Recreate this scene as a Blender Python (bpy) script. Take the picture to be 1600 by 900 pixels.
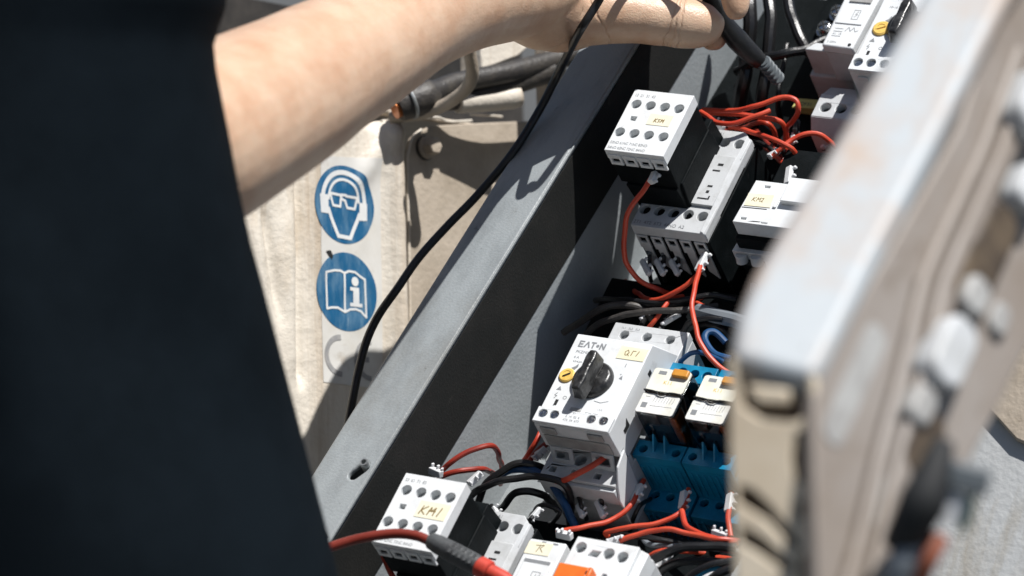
import bpy, bmesh, math, random
from mathutils import Matrix, Vector, noise
random.seed(7)
for o in list(bpy.data.objects): bpy.data.objects.remove(o)
SC = bpy.context.scene
COL = SC.collection
# ---------------------------------------------------------------- camera
PITCH = math.radians(9); CAMH = 1.6; LENS = 135.0
K = 36.0/LENS/1600.0
cR = Vector((1,0,0)); cU = Vector((0,math.sin(PITCH),math.cos(PITCH))); cB = Vector((0,-math.cos(PITCH),math.sin(PITCH)))
CAM = Matrix(((cR.x,cU.x,cB.x,0),(cR.y,cU.y,cB.y,0),(cR.z,cU.z,cB.z,CAMH),(0,0,0,1)))
cam = bpy.data.cameras.new('camera'); camo = bpy.data.objects.new('camera', cam); COL.objects.link(camo)
camo.matrix_world = CAM; cam.lens = LENS; cam.sensor_width = 36; cam.clip_start = .05; cam.clip_end = 400
cam.dof.use_dof = True; cam.dof.focus_distance = 2.02; cam.dof.aperture_fstop = 8.2
SC.camera = camo
# ---------------------------------------------------------------- cabinet frame in camera space (x right, y up, z to the camera; mm)
FU = Vector((.85342368,-.11994088,.50722993)); FV = Vector((.40164726,.77155721,-.49333452)); FT = Vector((-.33218593,.62475088,.70663912))
D0 = 1990.0
FO = Vector((105*K*D0, -150*K*D0, -D0)) - 80*FT
def F(u,v,t): return FO + FU*u + FV*v + FT*t            # cabinet (u right, v up, t out of the plate) -> camera mm
def P(px,py,d): return Vector(((px-800)*K*d, (450-py)*K*d, -d))
def CP(px,py,t):                                        # the point of the plane t that lies at this pixel
    r = Vector(((px-800)*K,(450-py)*K,-1.0)); s = (t+FO.dot(FT))/r.dot(FT); p = r*s-FO
    return (p.dot(FU), p.dot(FV), t)
def frame(o, x, y, z):                                  # camera-space frame (mm) -> world matrix (m)
    m = Matrix(((x.x,y.x,z.x,o.x*.001),(x.y,y.y,z.y,o.y*.001),(x.z,y.z,z.z,o.z*.001),(0,0,0,1)))
    return CAM @ m
def cabm(u=0,v=0,t=0,rot=0):
    m = frame(F(u,v,t), FU, FV, FT)
    return m @ Matrix.Rotation(rot,4,'Z')
# ---------------------------------------------------------------- light
SA, SB, SCc = .36, .69, .72
sun_c = (FU*SA + FV*SB + FT*SCc).normalized()
sun_w = (CAM.to_3x3() @ sun_c).normalized()
elev = math.asin(sun_w.z); azim = math.atan2(sun_w.x, sun_w.y)
w = bpy.data.worlds.new('World'); SC.world = w; w.use_nodes = True
nt = w.node_tree; bg = nt.nodes['Background']
sky = nt.nodes.new('ShaderNodeTexSky'); sky.sky_type = 'NISHITA'; sky.sun_disc = False
sky.sun_elevation = elev; sky.sun_rotation = azim
nt.links.new(sky.outputs[0], bg.inputs[0]); bg.inputs[1].default_value = .05
sl = bpy.data.lights.new('sun','SUN'); sl.energy = 5.0; sl.angle = math.radians(.5); sl.color = (1,.975,.945)
so = bpy.data.objects.new('sun', sl); COL.objects.link(so); so.location = (0,0,4)
so.rotation_euler = sun_w.to_track_quat('Z','Y').to_euler()
SC.view_settings.view_transform = 'Standard'; SC.view_settings.look = 'None'; SC.view_settings.exposure = 0.40; SC.view_settings.gamma = 1
SC.cycles.use_denoising = True
SC.cycles.max_bounces = 8
# ---------------------------------------------------------------- materials
def mat(name, base, rough=.5, metal=0, var=None, vscale=40, bump=0, bscale=400, spec=.5, sss=0, trans=0, ior=1.45, vlo=.45, vhi=.65, stretch=None, bump2=0, b2scale=60, coat=0, sheen=0):
    m = bpy.data.materials.new(name); m.use_nodes = True; n = m.node_tree.nodes; l = m.node_tree.links
    b = n['Principled BSDF']; b.inputs['Base Color'].default_value = (*base,1); b.inputs['Roughness'].default_value = rough
    b.inputs['Metallic'].default_value = metal; b.inputs['Specular IOR Level'].default_value = spec; b.inputs['IOR'].default_value = ior
    if sss:
        b.inputs['Subsurface Weight'].default_value = sss; b.inputs['Subsurface Radius'].default_value = (1,.35,.2); b.inputs['Subsurface Scale'].default_value = .006
    if trans: b.inputs['Transmission Weight'].default_value = trans
    if coat: b.inputs['Coat Weight'].default_value = coat
    if sheen: b.inputs['Sheen Weight'].default_value = sheen
    tc = n.new('ShaderNodeTexCoord'); src = tc.outputs['Object']
    if stretch:
        mp = n.new('ShaderNodeMapping'); mp.inputs['Scale'].default_value = stretch; l.new(src, mp.inputs[0]); src = mp.outputs[0]
    if var:
        nz = n.new('ShaderNodeTexNoise'); nz.inputs['Scale'].default_value = vscale; nz.inputs['Detail'].default_value = 7; nz.inputs['Roughness'].default_value = .65
        l.new(src, nz.inputs['Vector'])
        rp = n.new('ShaderNodeValToRGB'); rp.color_ramp.elements[0].position = vlo; rp.color_ramp.elements[1].position = vhi
        rp.color_ramp.elements[0].color = (*base,1); rp.color_ramp.elements[1].color = (*var,1)
        l.new(nz.outputs[0], rp.inputs[0]); l.new(rp.outputs[0], b.inputs['Base Color'])
    if bump or bump2:
        prev = None
        for s, sc_ in ((bump,bscale),(bump2,b2scale)):
            if not s: continue
            nb = n.new('ShaderNodeTexNoise'); nb.inputs['Scale'].default_value = sc_; nb.inputs['Detail'].default_value = 4
            l.new(tc.outputs['Object'], nb.inputs['Vector'])
            bp = n.new('ShaderNodeBump'); bp.inputs['Strength'].default_value = s; bp.inputs['Distance'].default_value = .001
            l.new(nb.outputs[0], bp.inputs['Height'])
            if prev: l.new(prev.outputs[0], bp.inputs['Normal'])
            prev = bp
        l.new(prev.outputs[0], b.inputs['Normal'])
    return m
M = dict(
 white = mat('white_plastic',(.66,.68,.69),.42,var=(.57,.58,.58),vscale=60,bump=.12,bscale=1500,vlo=.5,vhi=.8),
 white2 = mat('light_grey_plastic',(.50,.515,.525),.45,var=(.42,.43,.43),vscale=70,bump=.12,bscale=1500),
 grime = mat('grimy_grey_plastic',(.36,.36,.35),.5,var=(.25,.24,.23),vscale=50,bump=.15,bscale=900),
 black = mat('black_plastic',(.003,.0045,.005),.6,var=(.006,.008,.009),vscale=90,bump=.2,bscale=900,spec=.1),
 knob = mat('worn_black_knob',(.012,.012,.012),.28,var=(.05,.05,.05),vscale=130,bump=.4,bscale=300),
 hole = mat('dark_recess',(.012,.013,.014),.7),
 screw = mat('zinc_screw',(.42,.44,.44),.4,metal=.7,var=(.26,.27,.27),vscale=300),
 steel = mat('bright_steel',(.62,.63,.62),.22,metal=1,var=(.4,.4,.4),vscale=200,bump=.3,bscale=800),
 blue = mat('blue_socket_plastic',(.004,.21,.38),.4,var=(.002,.13,.25),vscale=60,bump=.1,bscale=900),
 tag = mat('cream_label_paper',(.71,.68,.54),.7,var=(.69,.65,.46),vscale=80),
 ylabel = mat('yellow_label',(.66,.62,.22),.6),
 ink = mat('grey_ink',(.20,.21,.22),.7),
 pen = mat('brown_pen_ink',(.16,.10,.02),.6),
 red = mat('red_wire_insulation',(.50,.060,.026),.46,var=(.42,.035,.016),vscale=60,bump=.1,bscale=500),
 darkred = mat('brown_red_wire_insulation',(.26,.028,.016),.4,var=(.16,.015,.01),vscale=60),
 bluewire = mat('blue_wire_insulation',(.012,.06,.16),.35,var=(.01,.045,.12),vscale=80),
 greywire = mat('grey_wire_insulation',(.16,.18,.20),.45),
 cable = mat('black_cable_rubber',(.009,.009,.010),.33,var=(.014,.014,.014),vscale=100,bump=.2,bscale=500),
 marker = mat('white_wire_marker',(.60,.61,.62),.45,bump=.1,bscale=900),
 sleeve = mat('grey_ferrule_sleeve',(.10,.115,.125),.5),
 amber = mat('amber_plastic',(.55,.25,.04),.3,var=(.45,.17,.02),vscale=200),
 copper = mat('copper_coil',(.42,.13,.03),.35,metal=.5,var=(.25,.07,.02),vscale=250,stretch=(1,1,6)),
 orange = mat('orange_clip_plastic',(.72,.15,.02),.42,var=(.6,.11,.015),vscale=90),
 dial = mat('yellow_dial',(.74,.50,.13),.45,var=(.6,.36,.07),vscale=250),
 glass = mat('clear_relay_cover',(.85,.88,.9),.08,trans=.9,ior=1.4),
 relayface = mat('relay_label_white',(.72,.72,.70),.5,var=(.60,.59,.52),vscale=80),
 relayyellow = mat('relay_label_cream',(.70,.70,.62),.5,var=(.66,.64,.52),vscale=80),
 cab = mat('grey_cabinet_paint',(.265,.288,.298),.40,var=(.20,.218,.226),vscale=45,bump=.25,bscale=700,bump2=.15,b2scale=120,stretch=(1,.35,1),spec=.4),
 cablit = mat('sun_lightened_cabinet_paint',(.34,.37,.385),.5,var=(.29,.32,.33),vscale=30,bump=.2,bscale=500),  # cabinet paint lightened to brighten the sunlit inner wall
 skin = mat('skin',(.60,.425,.30),.38,var=(.47,.265,.16),vscale=34,bump=.28,bscale=1100,bump2=.35,b2scale=160,sss=.1,spec=.5,vlo=.38,vhi=.75),
 cloth = mat('navy_black_cotton',(.0034,.0056,.0078),.95,var=(.006,.0095,.013),vscale=6,bump=.5,bscale=2500,spec=.05,sheen=0),
 beige = mat('cream_machine_paint',(.63,.58,.50),.5,var=(.47,.38,.27),vscale=16,bump=.45,bscale=330,bump2=.5,b2scale=110,vlo=.52,vhi=.78,stretch=(1.6,.6,1)),
 beige2 = mat('dirty_cream_paint',(.42,.36,.29),.55,var=(.30,.25,.19),vscale=22,bump=.5,bscale=300,bump2=.5,b2scale=90,vlo=.4,vhi=.7),
 darkbay = mat('dark_bay_backing',(.018,.016,.014),.6,var=(.04,.035,.03),vscale=30),  # near-black colour for the shaded depth above the ledge
 hose = mat('worn_black_hose',(.035,.032,.030),.5,var=(.07,.062,.052),vscale=60,bump=.4,bscale=500),
 sticker = mat('clear_vinyl_label',(.60,.59,.56),.30,var=(.55,.53,.48),vscale=30),
 sblue = mat('faded_sticker_blue',(.010,.095,.21),.42,var=(.10,.20,.30),vscale=55,vlo=.45,vhi=.68,stretch=(2.2,.7,1)),
 swhite = mat('sticker_white_print',(.66,.67,.66),.4,var=(.58,.60,.61),vscale=60),
 sgrey = mat('sticker_grey_print',(.27,.27,.27),.5,var=(.36,.35,.34),vscale=200),
 door = mat('worn_shaded_door_paint',(.265,.238,.215),.55,var=(.19,.15,.115),vscale=14,vlo=.42,vhi=.72,bump=.3,bscale=120,stretch=(1,.5,1)),  # door paint darkened for the flank that gets less sun
 doorlight = mat('door_edge_paint',(.37,.40,.42),.5,var=(.38,.27,.19),vscale=14,vlo=.48,vhi=.7,bump=.2,bscale=100),
 doorend_lit = mat('bounce_lit_cream_door_paint',(.74,.65,.51),.55,var=(.52,.41,.28),vscale=14,vlo=.4,vhi=.75),  # door paint lightened to stand for bounce light on the end
 rimshade = mat('painted_rim_shade',(.017,.018,.0175),.7,var=(.023,.023,.022),vscale=40,bump=.2,bscale=700,spec=.25),  # dark colour painted for the shadow band along the rim
 rust = mat('rusty_brown_recess',(.045,.032,.022),.7,var=(.11,.08,.05),vscale=60),
 ground = mat('grey_asphalt',(.070,.072,.072),.85,var=(.05,.052,.05),vscale=2,bump=.4,bscale=60),
 steelpanel = mat('weathered_pale_panel',(.40,.41,.41),.6,var=(.27,.24,.19),vscale=14,vlo=.5,vhi=.72,stretch=(2.5,.5,1),bump=.5,bscale=250),
 green = mat('green_wire_insulation',(.03,.16,.08),.45),
 probe = mat('dark_grey_probe_grip',(.07,.075,.078),.5,var=(.05,.052,.055),vscale=90,bump=.3,bscale=800),
 probered = mat('red_probe_ring',(.50,.05,.03),.5,var=(.36,.04,.025),vscale=200),
)
def thin_clear(m):                                      # thin clear moulding: lets light through, with a glossy sheen
    n=m.node_tree.nodes; l=m.node_tree.links; out=n['Material Output']
    tr=n.new('ShaderNodeBsdfTransparent'); tr.inputs[0].default_value=(.86,.88,.88,1); gl=n.new('ShaderNodeBsdfGlossy'); gl.inputs['Roughness'].default_value=.08
    fr=n.new('ShaderNodeFresnel'); fr.inputs[0].default_value=1.5; ad=n.new('ShaderNodeMath'); ad.operation='MULTIPLY_ADD'; ad.inputs[1].default_value=1.2; ad.inputs[2].default_value=.05; l.new(fr.outputs[0],ad.inputs[0])
    mx=n.new('ShaderNodeMixShader'); l.new(ad.outputs[0],mx.inputs[0]); l.new(tr.outputs[0],mx.inputs[1]); l.new(gl.outputs[0],mx.inputs[2]); l.new(mx.outputs[0],out.inputs['Surface'])
thin_clear(M['glass'])
def specks(m, col, scale, lo, hi, stretch=(1,1,1), amt=1.0):   # dirt, chips and scuffs laid over a base colour
    n=m.node_tree.nodes; l=m.node_tree.links; b=n['Principled BSDF']; inp=b.inputs['Base Color']
    tc=n.new('ShaderNodeTexCoord'); mp=n.new('ShaderNodeMapping'); mp.inputs['Scale'].default_value=stretch; mp.inputs['Location'].default_value=(scale*.013,.37,.11); l.new(tc.outputs['Object'],mp.inputs[0])
    nz=n.new('ShaderNodeTexNoise'); nz.inputs['Scale'].default_value=scale; nz.inputs['Detail'].default_value=8; nz.inputs['Roughness'].default_value=.7; l.new(mp.outputs[0],nz.inputs['Vector'])
    rp=n.new('ShaderNodeValToRGB'); rp.color_ramp.elements[0].position=lo; rp.color_ramp.elements[1].position=hi; rp.color_ramp.elements[1].color=(amt,amt,amt,1); l.new(nz.outputs[0],rp.inputs[0])
    mx=n.new('ShaderNodeMix'); mx.data_type='RGBA'; l.new(rp.outputs[0],mx.inputs[0])
    if inp.links: l.new(inp.links[0].from_socket,mx.inputs[6])
    else: mx.inputs[6].default_value=inp.default_value
    mx.inputs[7].default_value=(*col,1); l.new(mx.outputs[2],inp)
specks(M['cab'],(.33,.35,.36),160,.66,.70,(3,.25,1),.8); specks(M['cab'],(.09,.09,.085),70,.65,.71,(1,1,1),.85); specks(M['cab'],(.13,.12,.10),12,.52,.72,(1,.5,1),.5); specks(M['cablit'],(.12,.12,.115),60,.66,.72,(1,1,1),.7)
for k_ in ('white','white2'): specks(M[k_],(.24,.22,.19),45,.60,.82,(1,1,1),.7); specks(M[k_],(.12,.11,.10),260,.70,.76,(1,1,1),.7)
specks(M['beige'],(.36,.27,.18),15,.50,.66,(2.4,.10,1),.75); specks(M['beige'],(.30,.22,.14),30,.58,.75,(2.5,.35,1),.75); specks(M['beige'],(.10,.07,.05),190,.70,.74,(1,1,1),.9)
specks(M['beige2'],(.14,.10,.07),60,.62,.72,(1,1,1),.8)
specks(M['door'],(.12,.085,.055),24,.60,.70,(1,.4,1),.8); specks(M['doorlight'],(.36,.25,.17),11,.50,.66,(1.6,.35,1),.85); specks(M['doorlight'],(.12,.08,.05),60,.66,.74,(1,.6,1),.8); specks(M['doorend_lit'],(.20,.13,.07),22,.60,.70,(1,1,1),.85)
specks(M['black'],(.05,.05,.048),120,.64,.74,(1,1,1),.5); specks(M['sticker'],(.36,.31,.24),40,.60,.74,(1,1,1),.6); specks(M['sblue'],(.32,.40,.46),130,.62,.70,(3,.4,1),.7)
specks(M['skin'],(.36,.17,.10),420,.68,.76,(1,1,1),.45); specks(M['rimshade'],(.045,.043,.04),90,.62,.72,(1,.3,1),.6)
# ---------------------------------------------------------------- mesh building (mm)
class B:
    def __init__(s): s.bm = bmesh.new(); s.mi = 0
    def _tag(s, fs):
        for f in fs: f.material_index = s.mi
    def box(s,x0,x1,y0,y1,z0,z1,tx=0,ty=0):             # tx, ty: taper of the +z end
        vs = [s.bm.verts.new(c) for c in ((x0,y0,z0),(x1,y0,z0),(x1,y1,z0),(x0,y1,z0),(x0+tx,y0+ty,z1),(x1-tx,y0+ty,z1),(x1-tx,y1-ty,z1),(x0+tx,y1-ty,z1))]
        s._tag([s.bm.faces.new([vs[i] for i in q]) for q in ((3,2,1,0),(4,5,6,7),(0,1,5,4),(1,2,6,5),(2,3,7,6),(3,0,4,7))]); return s
    def prism(s,pts,a0,a1,axis='z'):
        def c(p,a): return {'z':(p[0],p[1],a),'x':(a,p[0],p[1]),'y':(p[0],a,p[1])}[axis]
        b0=[s.bm.verts.new(c(p,a0)) for p in pts]; b1=[s.bm.verts.new(c(p,a1)) for p in pts]; n=len(pts)
        fs=[s.bm.faces.new(b0[::-1]),s.bm.faces.new(b1)]+[s.bm.faces.new((b0[i],b0[(i+1)%n],b1[(i+1)%n],b1[i])) for i in range(n)]
        s._tag(fs); return s
    def lathe(s,prof,c=(0,0,0),ax=(0,0,1),n=24,cap=True):  # prof: (r, h) pairs
        ax=Vector(ax).normalized(); q=ax.to_track_quat('Z','Y'); c=Vector(c); rings=[]
        for r,h in prof: rings.append([s.bm.verts.new(c+q@Vector((r*math.cos(2*math.pi*i/n),r*math.sin(2*math.pi*i/n),h))) for i in range(n)])
        fs=[]
        for a,b in zip(rings,rings[1:]):
            for i in range(n): fs.append(s.bm.faces.new((a[i],a[(i+1)%n],b[(i+1)%n],b[i])))
        if cap: fs.append(s.bm.faces.new(rings[0][::-1])); fs.append(s.bm.faces.new(rings[-1]))
        s._tag(fs); return s
    def cyl(s,c,r,h,ax=(0,0,1),n=20): return s.lathe([(r,0),(r,h)],c,ax,n)
    def tube(s,pts,r,n=12,smooth=True,rads=None,flat=1.0,kink=0):
        pts=[Vector(p) for p in pts]
        if smooth and len(pts)>2: pts,rads=catmull(pts,rads)
        if kink:
            sd_=Vector((len(pts)*1.7,r*9,pts[-1].length)); pts=[p+noise.noise_vector(p*.09+sd_)*kink for p in pts]
        rings=[]; up=None
        for i,p in enumerate(pts):
            d=(pts[min(i+1,len(pts)-1)]-pts[max(i-1,0)]).normalized()
            if up is None: up=d.orthogonal().normalized()
            up=(up-d*up.dot(d)).normalized(); sd=d.cross(up)
            rr=rads[i] if rads else r
            rings.append([s.bm.verts.new(p+(up*math.cos(2*math.pi*k/n)+sd*math.sin(2*math.pi*k/n)*flat)*rr) for k in range(n)])
        fs=[]
        for a,b in zip(rings,rings[1:]):
            for i in range(n): fs.append(s.bm.faces.new((a[i],a[(i+1)%n],b[(i+1)%n],b[i])))
        fs.append(s.bm.faces.new(rings[0][::-1])); fs.append(s.bm.faces.new(rings[-1])); s._tag(fs); return s
    def plate(s,outer,holes,z0,z1):                     # flat plate with real holes; holes: list of point lists
        cu=bpy.data.curves.new('plate','CURVE'); cu.dimensions='2D'; cu.fill_mode='BOTH'; cu.extrude=(z1-z0)/2
        for poly in [outer]+holes:
            sp=cu.splines.new('POLY'); sp.points.add(len(poly)-1); sp.use_cyclic_u=True
            for i,p in enumerate(poly): sp.points[i].co=(p[0],p[1],0,1)
        o=bpy.data.objects.new('plate',cu); me=bpy.data.meshes.new_from_object(o)
        for v_ in me.vertices: v_.co.z+= (z0+z1)/2
        nf=len(s.bm.faces); s.bm.from_mesh(me); s.bm.faces.ensure_lookup_table(); s._tag(s.bm.faces[nf:])
        bmesh.ops.remove_doubles(s.bm,verts=s.bm.verts[:],dist=1e-4)
        bpy.data.objects.remove(o); bpy.data.curves.remove(cu); bpy.data.meshes.remove(me); return s
    def ribbon(s,lines,wd,z0,z1):                       # drawn strokes: each polyline a row of flat segments
        for ln in lines:
            for (a,b) in zip(ln,ln[1:]):
                a=Vector((*a,0)); b=Vector((*b,0)); d=(b-a)
                if d.length<1e-6: continue
                d.normalize(); nn=Vector((-d.y,d.x,0))*wd/2; e=d*wd*.3
                q=[a-nn-e,b-nn+e,b+nn+e,a+nn-e]; s.prism([(p.x,p.y) for p in q],z0,z1)
                z1+=1e-3
        return s
    def build(s,name,m,parent=None,mw=None,bevel=0,smooth=None,seg=2,sub=0):
        bm=s.bm; bmesh.ops.scale(bm,vec=(.001,)*3,verts=bm.verts); bmesh.ops.recalc_face_normals(bm,faces=bm.faces[:])
        me=bpy.data.meshes.new(name); bm.to_mesh(me); bm.free()
        for x in (m if isinstance(m,(list,tuple)) else [m]): me.materials.append(x)
        o=bpy.data.objects.new(name,me); COL.objects.link(o)
        if parent is not None: o.parent=parent
        if mw is not None: o.matrix_world=mw
        if smooth is None: smooth=35
        if smooth:
            for p in me.polygons: p.use_smooth=True
            me.set_sharp_from_angle(angle=math.radians(smooth))
        if bevel:
            md=o.modifiers.new('bevel','BEVEL'); md.width=bevel*.001; md.segments=seg; md.limit_method='ANGLE'; md.angle_limit=math.radians(38); md.harden_normals=False
        if sub:
            md=o.modifiers.new('sub','SUBSURF'); md.levels=sub; md.render_levels=sub
        return o
def catmull(pts,rads=None,k=8):
    out=[]; ro=[]; n=len(pts)
    for i in range(n-1):
        p0=pts[max(i-1,0)]; p1=pts[i]; p2=pts[i+1]; p3=pts[min(i+2,n-1)]
        for j in range(k):
            t=j/k; out.append(.5*((2*p1)+(p2-p0)*t+(2*p0-5*p1+4*p2-p3)*t*t+(3*p1-p0-3*p2+p3)*t**3))
            if rads: ro.append(rads[i]*(1-t)+rads[i+1]*t)
    out.append(pts[-1])
    if rads: ro.append(rads[-1])
    return out,(ro if rads else None)
def circ(x,y,r,n=24,a0=0,a1=360): return [(x+r*math.cos(math.radians(a0+(a1-a0)*i/n)),y+r*math.sin(math.radians(a0+(a1-a0)*i/n))) for i in range(n)]
def rect(x0,x1,y0,y1): return [(x0,y0),(x1,y0),(x1,y1),(x0,y1)]
def rrect(x0,x1,y0,y1,r,n=5):
    out=[]
    for cx,cy,a in ((x1-r,y0+r,-90),(x1-r,y1-r,0),(x0+r,y1-r,90),(x0+r,y0+r,180)):
        for i in range(n+1): out.append((cx+r*math.cos(math.radians(a+90*i/n)),cy+r*math.sin(math.radians(a+90*i/n))))
    return out
def tag(o,label,cat,group=None,kind=None):
    if label: o['label']=label
    if cat: o['category']=cat
    if group: o['group']=group
    if kind: o['kind']=kind
    return o
def thing(name,mw,label,cat,group=None):
    o=bpy.data.objects.new(name,None); o.empty_display_size=.02; COL.objects.link(o); o.matrix_world=mw; return tag(o,label,cat,group)
def text(s,x,y,size,z,parent,m,name='lettering',align='LEFT',rot=0,sx=1,th=.05,bold=0):
    cu=bpy.data.curves.new(name,'FONT'); cu.body=s; cu.size=size; cu.extrude=th; cu.align_x=align; cu.offset=bold
    o=bpy.data.objects.new(name,cu); me=bpy.data.meshes.new_from_object(o); bpy.data.objects.remove(o); bpy.data.curves.remove(cu)
    R=Matrix.Translation((x*.001,y*.001,z*.001))@Matrix.Rotation(rot,4,'Z')@Matrix.Diagonal((.001*sx,.001,.001,1)); me.transform(R)
    me.materials.clear(); me.materials.append(m); me.name=name
    o=bpy.data.objects.new(name,me); COL.objects.link(o); o.parent=parent; return o
# hole with a screw at the bottom of it
def screws(b,pts,r,z):
    for i,(x,y) in enumerate(pts):
        b.lathe([(r,-1),(r,0),(r*.85,.5)],(x,y,z),n=16)
        a=.6+i*1.7; c,s_=math.cos(a),math.sin(a)
def slotbars(b,pts,r,z):
    for i,(x,y) in enumerate(pts):
        for a in (.5+i*1.3,.5+i*1.3+math.pi/2):
            c,s_=math.cos(a)*r*.8,math.sin(a)*r*.8; nx,ny=-math.sin(a)*.35,math.cos(a)*.35
            b.prism([(x-c-nx,y-s_-ny),(x+c-nx,y+s_-ny),(x+c+nx,y+s_+ny),(x-c+nx,y-s_+ny)],z+.4,z+.62)
def add_creases(m, lines):                              # fine skin folds at given places of the body (object space, metres)
    n=m.node_tree.nodes; l=m.node_tree.links; bs=n['Principled BSDF']; old=bs.inputs['Normal'].links[0].from_socket
    tc=n.new('ShaderNodeTexCoord'); nz=n.new('ShaderNodeTexNoise'); nz.inputs['Scale'].default_value=160; l.new(tc.outputs['Object'],nz.inputs['Vector'])
    sx=n.new('ShaderNodeSeparateXYZ'); l.new(tc.outputs['Object'],sx.inputs[0]); tot=None
    def mth(op,a,b_=None,c=None):
        q=n.new('ShaderNodeMath'); q.operation=op
        for i_,v_ in enumerate((a,b_,c)):
            if v_ is None: continue
            if isinstance(v_,(int,float)): q.inputs[i_].default_value=v_
            else: l.new(v_,q.inputs[i_])
        return q.outputs[0]
    for (x0,slope,w_) in lines:
        a=mth('MULTIPLY_ADD',sx.outputs[1],slope,sx.outputs[0]); a=mth('SUBTRACT',a,x0); a=mth('MULTIPLY_ADD',nz.outputs[0],.004,a); a=mth('SUBTRACT',a,.002)
        a=mth('DIVIDE',a,w_); a=mth('MULTIPLY',a,a); a=mth('MULTIPLY',a,-1.0); a=mth('EXPONENT',a); tot=a if tot is None else mth('ADD',tot,a)
    tot=mth('MULTIPLY',tot,-1.0)
    bp=n.new('ShaderNodeBump'); bp.inputs['Strength'].default_value=.55; bp.inputs['Distance'].default_value=.0010; l.new(tot,bp.inputs['Height']); l.new(old,bp.inputs['Normal']); l.new(bp.outputs[0],bs.inputs['Normal'])
# =============================================================== SETTING
b=B(); b.box(-60000,60000,-40000,80000,-60,0); o=b.build('ground',M['ground'],smooth=0); tag(o,None,None,kind='structure')
# =============================================================== CABINET
cabE=thing('electrical_cabinet',cabm(0,0,0,math.radians(-4.45)),'open grey steel control cabinet tilted back under the wiring','cabinet')
# in the cabinet's own rotated frame
def crot(u,v): a=math.radians(4.45); return (u*math.cos(a)-v*math.sin(a), u*math.sin(a)+v*math.cos(a))
def cab_uv(u,v):                                        # device uv -> cabinet's rotated frame
    a=math.radians(4.45); return (u*math.cos(a)-v*math.sin(a), u*math.sin(a)+v*math.cos(a))
xL=cab_uv(-105.4,-34.2)[0]; xR=cab_uv(-73.3,-38.5)[0]
b=B(); b.box(xR-3,128,-330,430,-14,-10); b.build('back_plate',M['cab'],cabE,bevel=.5)
slots=[]
for (u,v) in ((-84.6,-86.5),(-85.4,-130)):
    x,y=cab_uv(u,v); s0=[]
    if v<-100: slots.append(circ(x,y,2.7,14)); continue
    for cx,cy,a0 in ((x+1.6,y+3,-30),(x-1.6,y-3,150)): s0+=[(cx+3*math.cos(math.radians(a0+i*30)),cy+3*math.sin(math.radians(a0+i*30))) for i in range(7)]
    slots.append(s0)
b=B(); b.plate(rect(xL,xR,-330,430),slots,96.5,100); b.build('front_flange',M['cab'],cabE,bevel=1.3,seg=3)
b=B(); b.box(xR-3.4,xR-.4,-330,430,-10,96); b.build('side_wall',M['cablit'],cabE)
b=B(); b.box(xR-.35,xR+.1,-330,430,52,96.3); b.build('rim_shade_strip',M['rimshade'],cabE)  # added dark strip: paints the shadow band inside the flange edge
b=B(); b.box(xL,xL+3,-330,430,20,96); b.build('outer_return',M['cab'],cabE)
b=B(); b.box(125,128,-330,430,-9.9,60); b.build('side_wall',M['cab'],cabE)
b=B(); b.box(xR+.2,xR+1.1,-330,430,99.2,100.6); b.build('edge_bead',M['cab'],cabE,bevel=.3)
x,y=cab_uv(-83.5,-84.2)
b=B(); b.lathe([(2.6,88),(2.6,102),(2.2,103),(1.5,103),(1.5,99)],(x+1,y+1.6,0),n=18); b.build('threaded_stud',M['screw'],cabE)
for (v0,v1) in ((-3,32),(133,168),(-128,-93),(232,267)):  # mounting rails
    b=B(); x0,_=cab_uv(-55,0); b.box(-52,108,(v0+v1)/2-17.5,(v0+v1)/2+17.5,-9,0.0-1); b.build('mounting_rail',M['screw'],cabE,bevel=.4)
# black ducts and a plate added to darken the shaded gaps between devices
def shade_fill(u0,u1,v0,v1,h,label):
    T=thing('black_fill',cabm((u0+u1)/2,(v0+v1)/2,0),label,'added black duct'); w_=(u1-u0)/2; k_=(v1-v0)/2
    b=B(); b.box(-w_,w_,-k_,k_,-9,h-3); n_=int(2*w_/12)
    for i in range(n_):
        x=-w_+4+12*i; b.box(x,x+7,-k_-1.2,-k_-.05,6,h-4)
    b.build('fill_body',M['black'],T,bevel=.4)
    b=B(); b.box(-w_,w_,-k_-1.4,k_+1.4,h-2.9,h); b.build('fill_lid',M['black'],T,bevel=.6)
shade_fill(-46,106,68,104,30,'black duct added to darken the gap below the upper contactor')
shade_fill(-62,106,-88,-54,26,'black duct added to darken the gap above the KM1 contactor')
shade_fill(-57,36,198,330,14,'broad black plate added to darken the gap under the yellow label')
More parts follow.
